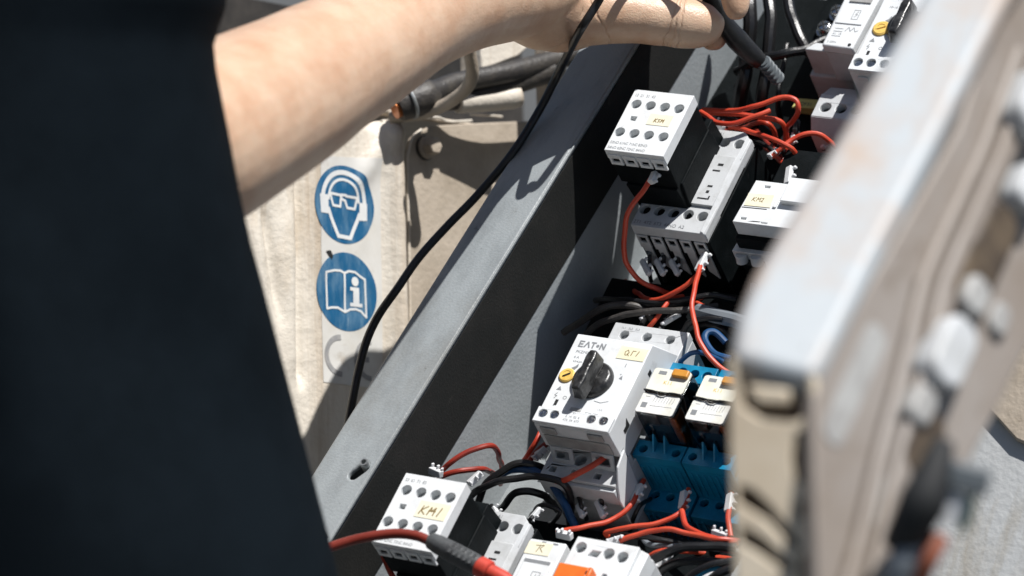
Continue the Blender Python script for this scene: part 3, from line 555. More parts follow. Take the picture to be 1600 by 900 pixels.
def wire(label,pts,r=1.5,m='red',marks=(),name='control_wire',cat='wire',group=None,sleeve=None,txt=None):
    q=[Vector(CP(*p)) for p in pts]; o=q[0].copy()
    b=B(); b.tube([p-o for p in q],r,10,kink=.9)
    t=b.build(name,M[m],mw=cabm(*o)); tag(t,label,cat,group)
    for i,(px_,py_,tt,dx,dy,L) in enumerate(marks):
        p=Vector(CP(px_,py_,tt)); e=Vector(CP(px_+dx,py_+dy,tt)); b=B()
        if name=='ferruled_wire': marker(b,p-o,e-p,(1,.2,.5),L,3.0,2.6)
        else: marker(b,p-o,e-p,(1,.2,.5),L)
        mk=b.build('wire_marker',M['marker'],t,bevel=.5)
        if txt and i==0:
            ed=(e-p).normalized(); q2=p-o-ed*3.2; text(txt,q2.x+.8,q2.y-.9,3.0,q2.z+2.7,mk,M['ink'],rot=math.atan2(ed.y,ed.x))
    if sleeve:
        p=Vector(CP(*sleeve[0]))-o; e=Vector(CP(*sleeve[1]))-o; b=B(); b.tube([p,e],r*1.25,12,smooth=False); b.build('ferrule_sleeve',M['sleeve'],t)
    return t
GU='red wires looping behind the upper contactor'; GL='red wires at the foot of the cabinet'
wire('red wire arching left of the upper contactor from a white marker',[(1034,256,98),(1022,274,99),(1005,298,95),(982,334,85),(974,376,70),(982,416,55),(1003,440,45),(1040,458,35),(1060,462,20)],1.45,marks=[(1023,273,99,-6,13,11)])
wire('red wire bending under the three grey ferrules',[(978,440,8),(992,456,30),(1014,467,40),(1034,466,44),(1062,452,48),(1088,430,50),(1105,405,48)],1.4)
wire('red wire hanging from the white marker below A2 terminal',[(1104,395,48),(1096,412,56),(1088,440,60),(1083,474,62),(1085,506,62),(1098,540,60),(1118,566,56),(1140,584,50)],1.4,marks=[(1097,410,56,-6,13,12)])
wire('topmost long red loop arching behind upper contactor',[(1098,172,70),(1150,173,72),(1180,166,74),(1220,153,74),(1243,156,72),(1248,172,68),(1238,190,60),(1229,200,52),(1227,222,40)],1.45,group=GU)
wire('red wire running level below the topmost loop',[(1098,177,68),(1140,178,68),(1166,179,68),(1195,184,66),(1214,188,62),(1226,200,56),(1229,232,40)],1.4,group=GU)
wire('red wire dipping then ending in a lifted tip',[(1096,174,76),(1108,184,77),(1122,192,77),(1150,193,77),(1180,183,77),(1203,173,76)],1.45,group=GU)
wire('straight red wire slanting down over the contactor top',[(1140,199,64),(1165,203,66),(1200,214,66),(1235,230,62),(1248,250,52)],1.4,group=GU)
wire('red wire arching through a white ring marker to the door',[(1206,246,60),(1222,232,62),(1240,217,62),(1262,208,62),(1285,212,58),(1306,230,50)],1.4,marks=[(1209,240,60,8,-6,7)],group=GU)
wire('red wire folding back in a sharp bend near the door',[(1228,232,44),(1250,244,50),(1256,252,48),(1250,262,42),(1238,266,30)],1.4,group=GU)
wire('lowest red wire leading under the door edge',[(1240,256,40),(1262,264,42),(1285,280,36)],1.7,group=GU)
wire('short red wire with white marker above the covered contactor',[(1240,248,50),(1237,262,54),(1233,276,58),(1230,292,58)],1.3,'sleeve',marks=[(1233,275,58,-2,14,12)])
wire('brownish red wire arching highest above the KM1 contactor',[(684,738,70),(705,722,74),(735,704,74),(762,697,70),(776,702,60),(782,722,40),(786,745,12)],1.5,'darkred',marks=[(681,738,72,7,3,8)],group=GL)
wire('brownish red wire just above the KM1 contactor edge',[(684,748,60),(705,738,62),(728,734,60),(754,733,52),(772,742,30),(782,756,8)],1.5,'darkred',marks=[(742,748,64,10,-9,9)],group=GL)
wire('brownish red wire leaving the left edge of the switch',[(846,672,40),(838,688,40),(828,704,36),(818,722,28)],1.4,'red',group=GL)
wire('brown wire gripped by two white clips by the switch',[(858,690,40),(846,702,40),(830,716,36),(820,730,30)],1.7,'darkred',marks=[(845,706,40,-8,8,6),(838,713,38,-8,8,4)],group=GL)
wire('bright red wire entering the lower window of the switch',[(956,706,56),(940,719,60),(915,735,62),(890,747,60),(870,752,50)],1.6,group=GL)
wire('red wire with white marker right of the switch foot',[(1006,752,34),(997,770,36),(986,790,38),(950,814,40),(905,826,44),(870,834,46)],1.4,marks=[(996,771,36,-6,14,11),(882,836,48,-9,-2,9)],group=GL)
wire('red wire with white marker below the blue sockets',[(1076,764,34),(1070,784,36),(1064,802,38),(1040,814,40),(1000,822,42),(962,828,42),(946,832,40),(950,838,36)],1.4,marks=[(1068,782,36,-2,14,11)],group=GL)
wire('red wire sweeping right along the foot of the sockets',[(1066,798,40),(1072,820,42),(1092,832,44),(1120,842,44),(1152,848,42)],1.5,group=GL)
wire('red wire crossing low from the orange lever to the door',[(968,847,46),(992,836,48),(1020,829,48),(1050,828,48),(1090,836,46),(1120,843,46),(1155,847,40)],1.4,marks=[(962,844,46,10,-3,9)],group=GL)
wire('red wire dropping from a white marker at the door edge',[(1142,770,34),(1140,790,36),(1137,812,38),(1142,838,38)],1.4,marks=[(1140,786,36,-2,14,11)],group=GL)
wire('short bright red wire below the KM1 contactor',[(598,868,80),(604,884,76),(616,905,70)],1.5)
wire('dark red wire crossing the shade above the grey tube',[(1088,474,34),(1110,484,35),(1130,492,34)],1.3,'red')
wire('short red wire near lower right corner under the cables',[(1118,872,30),(1140,874,30),(1160,880,30)],1.6,'red')
wire('blue cable curving down from the KM1 contactor bundle',[(772,748,44),(800,734,48),(835,736,48),(862,756,46),(882,786,42),(900,826,34)],2.3,'bluewire',name='blue_cable',cat='cable')
wire('dark blue loop of cable beside the red wire by the door',[(1140,560,40),(1118,552,42),(1102,534,44),(1104,522,44),(1118,520,42),(1134,536,38)],1.9,'bluewire',name='blue_cable',cat='cable')
wire('pale blue grey wire under the red wires',[(1004,836,28),(1012,850,30),(1040,853,32),(1100,856,32),(1155,862,30)],1.5,'greywire',name='grey_wire')
wire('thick pale grey conduit by the door above the relays',[(1092,487,40),(1120,495,42),(1170,508,42)],4.2,'greywire',name='grey_conduit',cat='conduit')
GB='black cables bundled between the devices'
for lab,pts,r in (('black cable arching topmost over the blue cable',[(735,815,12),(745,788,38),(758,758,48),(785,734,52),(815,724,52),(845,730,46),(870,748,34),(884,775,8)],2.0),
 ('black cable curving round above the blue cable end',[(722,800,30),(738,774,50),(770,755,60),(810,746,60),(855,746,58),(884,762,52),(892,792,36),(890,820,10)],1.9),
 ('black cable low beneath the blue one',[(770,812,10),(786,790,34),(800,774,40),(825,766,42),(852,776,34),(872,796,8)],2.0),
 ('closed black loop right of the lower contactor top',[(826,812,10),(838,794,36),(855,788,44),(874,798,44),(866,814,36),(846,826,8)],1.2),
 ('large black cable arching into lower right corner',[(1000,905,50),(1012,882,54),(1040,864,58),(1080,854,58),(1150,856,54)],2.4),
 ('second black cable nested in the lower right arch',[(1022,905,46),(1040,886,50),(1075,876,52),(1150,880,48)],2.2),
 ('thin black cable at the lowest right corner',[(1066,912,50),(1090,890,54),(1120,880,54),(1155,874,50)],1.7),
 ('short black cable low at the door edge',[(1100,915,54),(1124,896,58),(1156,884,58)],2.2)):
    wire(lab,pts,r,'cable',name='black_cable',cat='cable',group=GB)
wire('bright blue wire in lower right corner',[(1075,912,44),(1100,894,46),(1150,886,44)],2.0,'blue',name='blue_cable',cat='cable')
wire('cream coloured wire in lower right corner',[(1085,918,50),(1112,900,52),(1152,893,50)],2.0,'marker',name='white_wire')
GH='black cables added to darken the gap behind the fingers'  # cables added so that the shaded gap reads black
for lab,pts,r in (('thick added black cable nearest the fingertips running down behind the probe',[(1166,-40,70),(1172,20,64),(1168,80,52),(1160,140,40),(1150,200,14)],4.2),
 ('added black cable right of the probe bending towards the red loops',[(1196,-40,66),(1204,30,60),(1200,90,50),(1190,150,40),(1172,210,14)],3.6),
 ('added black cable leading to the bus bar screws',[(1222,-40,60),(1236,20,58),(1250,60,54),(1268,84,48),(1300,96,40)],3.2),
 ('added black cable crossing level below the bus bar',[(1150,112,46),(1190,92,54),(1230,84,56),(1262,76,52),(1296,60,46)],2.6),
 ('thin added black cable dropping to the yellow label',[(1230,70,40),(1222,110,38),(1216,150,34),(1220,190,18)],1.6)):
    wire(lab,pts,r,'cable',name='black_cable',cat='cable',group=GH)
GK='thin black control wires between the devices'
GM='dusty cables lying in the gap above the rotary switch'
for lab,pts,r,m_ in (('grey black cable nearest the wall in the gap above the rotary switch',[(880,520,34),(905,505,40),(935,486,44),(970,476,44),(1000,482,40),(1020,500,34)],2.0,'hose'),
 ('grey black cable passing under the two white tags',[(900,545,34),(930,510,42),(972,492,46),(1020,486,46),(1070,484,44),(1120,478,36)],1.8,'hose'),
 ('dull black cable crossing the gap just below the red bend',[(930,470,34),(968,468,40),(1010,474,42),(1060,470,42),(1110,462,40),(1150,470,34)],1.7,'cable'),
 ('dull black cable leaning against the grey conduit',[(1060,530,36),(1076,506,42),(1100,498,46),(1130,500,44)],1.5,'cable')):
    wire(lab,pts,r,m_,name='black_cable',cat='cable',group=GM)
for lab,pts,r in (('thin black wire passing under the short red wires by the contactor',[(1120,205,30),(1150,214,40),(1190,226,44),(1215,240,40),(1228,262,20)],1.2),
 ('thin black wire standing between ring marker and arch',[(1228,210,20),(1222,222,40),(1226,238,44),(1240,252,30)],1.2),
 ('thin black wire crossing behind the X2 marker',[(980,500,20),(1020,482,30),(1062,474,32),(1100,470,20)],1.6),
 ('thin black wire beside the grey conduit',[(1070,520,20),(1100,508,34),(1130,515,38),(1150,540,30)],1.4),
 ('thin black wire low between socket and switch',[(985,830,10),(990,808,30),(1000,790,34),(1018,778,26)],1.2),
 ('thin black wire under the nested red wires at the foot',[(925,850,10),(960,838,34),(1010,838,38),(1060,850,30),(1090,858,8)],1.5)):
    wire(lab,pts,r,'cable',name='black_wire',group=GK)
wire('red wire curling under the topmost red loops',[(1150,206,30),(1172,196,50),(1190,190,58),(1204,196,56),(1212,210,44),(1210,228,24)],1.4,group=GU)
wire('red wire dipping between the ring marker and covered contactor',[(1196,232,30),(1214,246,44),(1236,262,46),(1262,262,36)],1.4,group=GU)
wire('red wire with two white clips under the short red stub',[(1100,200,60),(1128,202,62),(1140,206,58),(1146,214,40)],1.3,marks=[(1108,199,62,10,2,6),(1126,203,62,10,2,5)],group=GU)
wire('red wire hidden low among black cables in lower right corner',[(1010,870,30),(1040,858,34),(1080,862,30),(1120,868,20)],1.3,group=GL)
wire('black wire with angled white marker in lower right arch',[(1020,890,44),(1036,876,46),(1052,866,44)],1.2,'cable',name='ferruled_wire',marks=[(1036,876,48,12,-9,11)])
wire('black wire with small white marker at the socket foot',[(1108,822,20),(1124,834,34),(1142,838,30)],1.2,'cable',name='ferruled_wire',marks=[(1124,834,38,12,4,9)])
# black wires with grey ferrules
GF='grey ferruled black wires under the upper contactor'
for i,(x_,lab) in enumerate(((1013,'leftmost grey ferruled wire with white clip under upper contactor'),(1035,'middle grey ferruled wire with white clip under upper contactor'),(1058,'rightmost grey ferruled wire with white clip under upper contactor'))):
    wire(lab,[(x_-1,376,48),(x_+1,395,48),(x_+2,412,44),(x_+5,440,30)],1.2,'cable',name='ferruled_wire',group=GF,sleeve=((x_-1,382,48),(x_+2,398,48)),marks=[(x_-4,418,46,6,12,12)])
wire('grey ferruled wire with white clip left of blue cable end',[(903,772,40),(908,790,40),(915,812,30)],1.2,'cable',name='ferruled_wire',sleeve=((902,768,40),(906,780,40)),marks=[(907,798,38,5,12,9)])
wire('grey ferruled wire with white clip below the switch',[(944,766,42),(940,782,42),(942,806,32)],1.2,'cable',name='ferruled_wire',sleeve=((946,766,42),(939,782,42)),marks=[(938,796,40,5,12,12)])
wire('black wire with pale marker in shade left of upper contactor',[(953,270,30),(953,303,30),(955,340,26)],1.2,'cable',name='ferruled_wire',marks=[(953,303,32,1,12,11)])
wire('black wire with white marker above the rotary switch',[(1010,470,30),(1012,488,34),(1000,512,40)],1.4,'cable',name='ferruled_wire',marks=[(1012,492,36,12,-8,10)])
wire('red wire rising between the white tags above the switch',[(1006,520,36),(1020,506,42),(1036,482,44),(1050,468,42),(1066,462,36)],1.3)
wire('dark red wire beneath the topmost loop by the yellow label',[(1180,205,24),(1200,222,34),(1222,248,38),(1240,268,30)],1.3,'darkred')
wire('blue wire dipping behind the relay test levers',[(1060,566,50),(1082,552,54),(1104,552,54),(1130,566,46)],1.3,'bluewire',name='blue_wire')
wire('black wire with white clip at the upper terminals of upper contactor',[(1116,196,60),(1126,190,66),(1140,186,64),(1156,190,50)],1.2,'cable',name='ferruled_wire',marks=[(1124,196,66,8,6,8)])
wire('black wire with white clip left of the lower contactor top',[(768,790,44),(776,802,50),(784,812,56)],1.2,'cable',name='ferruled_wire',marks=[(776,802,52,5,8,9)])
wire('black wire with white clip right of the lower contactor top',[(842,796,44),(836,804,52),(828,812,58)],1.2,'cable',name='ferruled_wire',marks=[(836,804,54,-6,7,9)])
wire('black wire with X2 marker tag above the rotary switch',[(1060,480,34),(1046,500,38),(1030,516,40)],1.4,'cable',name='ferruled_wire',marks=[(1048,499,40,12,-7,12)],txt='X2')
wire('black wire with V1 marker beside the door edge',[(1178,410,30),(1178,440,30),(1176,480,24)],1.2,'cable',name='ferruled_wire',marks=[(1178,442,32,-1,14,13)],txt='V1')
wire('grey ferruled wire standing right of the red loops',[(1246,188,40),(1243,205,40),(1238,226,34)],1.4,'cable',name='ferruled_wire',sleeve=((1246,190,40),(1243,204,40)),marks=[(1240,216,38,-3,12,8)])
wire('grey ferruled wire nearest the door above the red arch',[(1292,196,40),(1290,212,40),(1288,236,34)],1.4,'cable',name='ferruled_wire',sleeve=((1293,198,40),(1290,210,40)),marks=[(1288,222,38,-2,12,9)])
wire('white clip and wire below the short bright red wire',[(650,872,60),(652,888,60),(650,908,56)],1.2,'bluewire',name='ferruled_wire',marks=[(652,886,62,-2,12,9)])
# =============================================================== TEST LEADS
def ctube(pts,rads=None,r=1,n=14,flat=1.0):
    q=[P(*p) for p in pts]; o=q[0].copy(); b=B(); b.tube([p-o for p in q],r,n,rads=rads,flat=flat); return b,frame(o,Vector((1,0,0)),Vector((0,1,0)),Vector((0,0,1))),o
# black lead held in the hand
T=None
b,mw,o=ctube([(1080,-70,2052),(1104,-16,2068),(1126,28,2078),(1152,62,2084),(1178,88,2088),(1192,98,2090)],rads=[4.2,4.6,5.0,6.2,5.4,4.0])
T=b.build('test_probe',M['cable'],mw=mw); tag(T,'black test probe pinched between thumb and fingers','test probe')
b=B()
for k in range(5):
    p=P(1194+5*k,98+6*k,2087+3*k)-o; d=(P(1214,122,2102)-P(1192,96,2086)).normalized(); b.lathe([(3.6,-.7),(4.3,0),(3.6,.7)],p,d,n=18)
b.tube([P(1192,96,2086)-o,P(1216,124,2102)-o],2.6,12,smooth=False); b.build('ribbed_collar',M['sleeve'],T)
b,mw,o=ctube([(1090,-70,2040),(1040,-125,2046),(970,-60,2022),(935,2,2030),(905,50,2034),(880,98,2082),(845,168,2092),(800,240,2085),(745,306,2085),(700,352,2080),(655,402,2072),(620,452,2062),(592,492,2062),(573,532,2060),(560,580,2056),(550,630,2050),(540,690,2046),(536,760,2040)],rads=[2.3]*18)
t=b.build('black_lead',M['cable'],mw=mw); tag(t,'long thin black cable hanging from the hand in front of the safety sticker','cable')
# red lead and probe at the lower left
q=[Vector(CP(*p)) for p in ((430,885,140),(510,857,138),(560,842,136),(612,834,134),(650,837,132),(676,848,130))]; o=q[0].copy()
b=B(); b.tube([p-o for p in q],2.5,14); t=b.build('red_lead',M['darkred'],mw=cabm(*o)); t.data.materials[0]=mat('red_lead_rubber',(.19,.028,.018),.4,var=(.15,.02,.012),vscale=60); tag(t,'thick red lead running from the shirt to the grey probe','cable')
a=Vector(CP(670,843,130)); e=Vector(CP(800,912,122)); d=(e-a).normalized(); L=(e-a).length
T=B(); T.lathe([(3.0,0),(4.2,1.5),(4.8,6),(5.2,16),(5.2,L*.55),(4.8,L*.6)],(0,0,0),d,n=22); T=T.build('test_probe',M['probe'],mw=cabm(*a)); tag(T,'dark grey probe with red rings lying across the KM1 contactor','test probe')
b=B(); b.lathe([(4.8,L*.60),(5.4,L*.615),(5.4,L*.72),(4.6,L*.735)],(0,0,0),d,n=22); b.lathe([(4.2,L*.74),(4.2,L*.9),(3,L)],(0,0,0),d,n=22); b.build('red_ring',M['probered'],T)
b=B()
sd=d.cross(Vector((0,0,1))).normalized(); nn=sd.cross(d)
if nn.z<0: nn=-nn
for k in range(5):
    for s_ in (-1,1):
        p=d*(16+3.2*k)+sd*s_*1.9+nn*4.8; q0=[p-d*.8-sd*1.1,p+d*.8-sd*1.1,p+d*.8+sd*1.1,p-d*.8+sd*1.1]
        vs=[b.bm.verts.new(x) for x in q0]+[b.bm.verts.new(x+nn*.5) for x in q0]
        for f in ((3,2,1,0),(4,5,6,7),(0,1,5,4),(1,2,6,5),(2,3,7,6),(3,0,4,7)): b.bm.faces.new([vs[i] for i in f])
b.build('grip_ribs',M['probe'],T)
# =============================================================== CREAM MACHINE BODY WITH THE SAFETY STICKER
ex=Vector((.704,-.0927,-.704)).normalized(); ey=Vector((-.03,1,-.162)); ey=(ey-ex*ey.dot(ex)).normalized(); ez=ex.cross(ey)
if ez.z<0: ez=-ez
WL=Fr(P(541,456,2150),ex,ey,ez)
def wx(px_,py_=450,off=0): return WL.at(px_,py_,2,off).x
def wy(px_,py_,off=0): return WL.at(px_,py_,2,off).y
TM=thing('machine_body',WL.m(),'cream painted machine body panel behind the safety sticker','machine panel')
def sst(a,b_,x): t=max(0,min(1,(x-a)/(b_-a))); return t*t*(3-2*t)
def gau(x,c,s_): return math.exp(-((x-c)/s_)**2)
xa,xb,xc=wx(592),wx(615),wx(634)
ytop=wy(620,192)
def hgt(x,y):
    h=0
    h+=10*gau(x,xb,(xc-xa)*.36)-5*gau(x,xc,2.6)*(1 if x<xb else 1)
    tpr=sst(-75,-20,y)*0+1
    h-=4.6*gau(x,wx(470)+.02*y,3.2)*sst(-62,-45,y)*(1-sst(60,85,y)) 
    h+=2.2*gau(x,wx(452),5)*sst(-60,-40,y)*(1-sst(20,60,y))
    h-=4.2*gau(x,wx(424)-.16*(y-20),3.4)*(1-sst(30,55,y))*sst(-30,0,y)
    h+=2.0*gau(x,wx(408)-.1*y,3)*(1-sst(15,40,y))
    h-=3.6*gau(x,wx(390)-.1*y,3.4)*(1-sst(40,60,y))
    h+=1.1*noise.noise(Vector((x*.028,y*.016,0)))+.35*noise.noise(Vector((x*.1,y*.09,3)))
    d_=ytop-y
    if d_<9: h-=(9-d_)**2/9*.9
    # diagonal rounded shoulder at the top left of the column
    s_=(x-wx(585,240))*.8-(y-wy(585,240))*.55
    if x<wx(640): h+=3.5*gau(s_,0,6)*sst(wy(600,330),wy(600,260),y)
    return h
b=B(); xs=[-300+4*i for i in range(50)]+[-100+1.3*i for i in range(int((xc+100)/1.3)+1)]; xs=sorted(set(round(x,3) for x in xs if x<=xc)); ys=[-260+5*i for i in range(29)]; y0=ys[-1]
while ys[-1]<ytop-1.6: ys.append(ys[-1]+1.6)
ys.append(ytop)
gr=[[b.bm.verts.new((x,y,hgt(x,y))) for x in xs] for y in ys]
for j in range(len(ys)-1):
    for i in range(len(xs)-1): b.bm.faces.new((gr[j][i],gr[j][i+1],gr[j+1][i+1],gr[j+1][i]))
for i in range(len(xs)-1):                              # roll the top edge backwards
    a,c=gr[-1][i],gr[-1][i+1]; v1=b.bm.verts.new((a.co.x,a.co.y+1,a.co.z-90)); v2=b.bm.verts.new((c.co.x,c.co.y+1,c.co.z-90)); b.bm.faces.new((a,c,v2,v1))
b.build('side_panel',M['beige'],TM,smooth=50)
# bolted plate to the right of the lip
def wl(px_,py_,off=0): p=WL.at(px_,py_,2,off); return (p.x,p.y)
out=[wl(641,700),wl(639,520),wl(637,380),wl(634,262),wl(636,236),wl(643,216),wl(654,205),wl(672,197),wl(760,192),wl(900,186),wl(960,186),wl(960,700)]
b=B(); b.prism(out,-3,1.2); pl=b.build('bolted_plate',M['beige2'],TM,bevel=.8,seg=3)
b=B(); b.tube([(*wl(640,640),1.3),(*wl(638.5,520),1.3),(*wl(636.5,380),1.3),(*wl(633.5,262),1.3),(*wl(636,236),1.3),(*wl(643,215),1.3),(*wl(656,203),1.3)],.9,8); b.build('plate_lip',M['beige'],TM)
b=B(); b.box(wx(560,190),wx(980,190),wy(700,193),wy(700,184),-95,-1); b.build('ledge',M['beige2'],TM,bevel=2.2,seg=4)
b=B(); b.tube([(*wl(596,189),0),(*wl(640,187),1),(*wl(680,184),1.4),(*wl(700,190),.4),(*wl(735,189),1)],.8,8); b.tube([(*wl(745,176),-6),(*wl(765,178),-4),(*wl(790,181),-3)],.7,8); b.build('ledge_highlight',M['beige'],TM)  # thin beads in paler paint draw the highlights on the ledge edge
bx_,by_=wl(661,232)
b=B(); b.lathe([(7.2,1.2),(7.2,2.6),(6.6,3.0),(6.4,3.0)],(bx_,by_,0),n=32); wsh=b.build('washer',M['hose'],TM)
b=B(); b.lathe([(6.6,3.05),(6.6,4.6),(6.0,5.0)],(bx_,by_,0),n=32); b.build('washer',M['beige2'],TM)
b=B(); b.lathe([(5.3,5.05),(5.3,10.2),(4.6,11.2),(1.5,11.4)],(bx_,by_,0),n=6); b.build('hex_bolt',M['beige2'],TM,bevel=.3,smooth=0)
b=B(); b.box(wx(560,100),wx(1000,100)+40,wy(700,192),wy(700,-60),-150,-140); b.build('added_dark_backing',M['darkbay'],TM)  # dark sheet added to paint the shaded space behind the hoses
# sticker sheet
TS=thing('safety_sticker',WL.m(),'weathered clear sticker sheet with two blue safety symbols and CE mark','sticker')
corners=[wl(505,597),wl(596,608),wl(589.5,249),wl(500,243)]
def hm(x,y): return hgt(x,y)
# the sheet follows the panel: draw every layer as a mesh laid over the relief
def layer(name,pts_fn_lines,m,parent,z,res=None): pass
def drape(o,z):
    me=o.data
    for v_ in me.vertices: v_.co.z=(hm(v_.co.x*1000,v_.co.y*1000)+z+(v_.co.z*1000))*.001
def polygrid(name,poly,m,parent,z,holes=[]):
    b=B(); b.plate(poly,holes,0,.04)
    bmesh.ops.triangulate(b.bm,faces=b.bm.faces[:])
    for it in range(5):
        es=[e for e in b.bm.edges if e.calc_length()>1.9]
        if not es: break
        bmesh.ops.subdivide_edges(b.bm,edges=es,cuts=1); bmesh.ops.triangulate(b.bm,faces=b.bm.faces[:])
    o=b.build(name,m,parent,smooth=30); drape(o,z); return o
def rib(name,lines,wd,m,parent,z):
    b=B()
    for ln in lines:
        seg=[]
        for (a,c) in zip(ln,ln[1:]):
            n_=max(1,int(math.hypot(a[0]-c[0],a[1]-c[1])/2.5))
            for k in range(n_): seg.append((a[0]+(c[0]-a[0])*k/n_,a[1]+(c[1]-a[1])*k/n_))
        seg.append(ln[-1]); b.ribbon([seg],wd,0,.04)
    o=b.build(name,m,parent,smooth=0); drape(o,z); return o
polygrid('clear_sheet',corners,M['sticker'],TS,.25)
R_=22.3
c1=wl(537,320); c2=wl(541,456)
def N1(x,y,c): return (c[0]+x*R_,c[1]+y*R_)
d1=polygrid('blue_disc',circ(*c1,R_,64),M['sblue'],TS,.42); d2=polygrid('blue_disc',circ(*c2,R_,64),M['sblue'],TS,.42)
zz=.62
def arcn(c,rx,ry,a0,a1,n=22,cx=0,cy=0): return [N1(cx+rx*math.cos(math.radians(a0+(a1-a0)*i/n)),cy+ry*math.sin(math.radians(a0+(a1-a0)*i/n)),c) for i in range(n+1)]
rib('ear_defender_symbol',[arcn(c1,.70,.72,-8,188,26,-.03,.10)],2.7,M['swhite'],d1,zz)
rib('head_symbol',[arcn(c1,.50,.54,0,180,22,-.03,.10)],1.6,M['swhite'],d1,zz)
polygrid('ear_cup_symbol',[N1(x,y,c1) for x,y in ((-.83,.2),(-.55,.2),(-.53,-.28),(-.80,-.28))],M['swhite'],d1,zz)
polygrid('ear_cup_symbol',[N1(x,y,c1) for x,y in ((.50,.10),(.76,.10),(.76,-.34),(.50,-.36))],M['swhite'],d1,zz)
rib('face_symbol',[[N1(x,y,c1) for x,y in ((-.54,-.15),(-.46,-.35),(-.22,-.82),(.18,-.84),(.42,-.38),(.50,-.2))]],2.3,M['swhite'],d1,zz+.02)
rib('goggles_symbol',[[N1(x,y,c1) for x,y in ((-.52,.25),(-.10,.23),(-.14,-.06),(-.38,-.05),(-.46,.2))],[N1(x,y,c1) for x,y in ((.06,.22),(.42,.21),(.34,-.08),(.10,-.07),(.03,.1),(-.1,.14))],[N1(-.1,.24,c1),N1(.06,.24,c1)]],1.5,M['swhite'],d1,zz+.03)
rib('book_symbol',[[N1(x,y,c2) for x,y in ((-.07,.47),(-.2,.52),(-.4,.51),(-.68,.44),(-.66,-.48),(-.5,-.44),(-.3,-.43),(-.07,-.52),(-.07,.47),(.08,.53),(.28,.52),(.46,.42),(.60,.36),(.63,-.60),(.45,-.46),(.28,-.42),(.1,-.44),(-.07,-.52))]],1.3,M['swhite'],d2,zz)
polygrid('letter_symbol',[N1(x,y,c2) for x,y in ((.10,.13),(.40,.13),(.40,-.27),(.50,-.27),(.50,-.36),(.10,-.36),(.10,-.27),(.20,-.27),(.20,.04),(.10,.04))],M['swhite'],d2,zz+.02)
polygrid('letter_symbol',circ(*N1(.27,.28,c2),.12*R_,20),M['swhite'],d2,zz+.02)
ce1=wl(532,556); ce2=wl(578,563)
def arcl(c,r,a0,a1,n=24): return [(c[0]+r*math.cos(math.radians(a0+(a1-a0)*i/n)),c[1]+r*math.sin(math.radians(a0+(a1-a0)*i/n))) for i in range(n+1)]
rib('conformity_mark',[arcl(ce1,10.4,92,268)],3.0,M['sgrey'],TS,.5); rib('conformity_mark',[arcl(ce2,10.4,92,268),[(ce2[0]-10,ce2[1]),(ce2[0]-2,ce2[1])]],3.0,M['sgrey'],TS,.5)
b=B(); b.prism([(p[0],p[1]) for p in [wl(509,392),wl(516,391),wl(520,400),wl(518,405),wl(513,398)]],0,.1); o=b.build('scuff_mark',M['hole'],TS); drape(o,.7)
# =============================================================== HOSES AND PIPES ABOVE THE LEDGE
def tubething(name,pts,rads,m,label,cat,n=16):
    b,mw,o=ctube(pts,rads=rads,n=n); t=b.build(name,M[m],mw=mw); tag(t,label,cat); return t,o
t,o=tubething('rubber_hose',[(622,168,2175),(640,160,2177),(662,152,2181),(672,146,2185),(682,142,2187),(720,128,2200),(800,112,2220),(880,90,2245),(960,66,2265)],[8.2,9.4,9.8,9.2,6.4,6.2,6.2,6.2,6.2],'hose','dark worn hose with flared collar lying on the ledge','hose')
b=B(); p=P(640,160,2176)-o; d=(P(662,152,2181)-P(622,168,2175)).normalized(); b.lathe([(9.9,-.8),(10.2,0),(9.9,.8)],p,d,n=24); b.build('clamp_ring',M['screw'],t)
b=B(); b.lathe([(5.5,-1.5),(5.5,2)],P(620,170,2174)-o,d,n=18); b.build('copper_end',M['copper'],t)
tubething('bent_pipe',[(728,60,2145),(734,84,2151),(738,112,2157),(733,132,2163),(716,150,2169),(690,166,2177),(655,178,2183),(610,184,2187)],[3.7]*8,'beige2','pale curved pipe bending down in front of the hose','pipe')
tubething('tie_rod',[(690,158,2205),(740,150,2211),(810,128,2227),(862,110,2239)],[6,6.4,6.6,6.6],'hose','grey brown rod lying under the dark hose','rod')
tubething('white_cylinder',[(715,160,2205),(760,156,2215),(800,152,2223),(812,150,2225)],[6.4,6.8,6.8,6.0],'beige','short white cylinder resting on the ledge','cylinder')
T=thing('mounting_bracket',frame(P(760,90,2235),ex,ey,ez),'white angular bracket block just below the wrist','bracket')
b=B(); b.prism([(-8,-9),(22,3),(34,12),(22,18),(6,16),(-8,8)],-14,4); b.build('block',M['beige'],T,bevel=1)
T=thing('steel_post',frame(P(868,120,2255),ex,ey,ez),'pale upright post beside the top of the cabinet flange','post')
b=B(); b.box(-9,8,-40,45,-8,2); b.box(9,12,-30,40,-8,-2); b.build('post',M['beige2'],T,bevel=1)
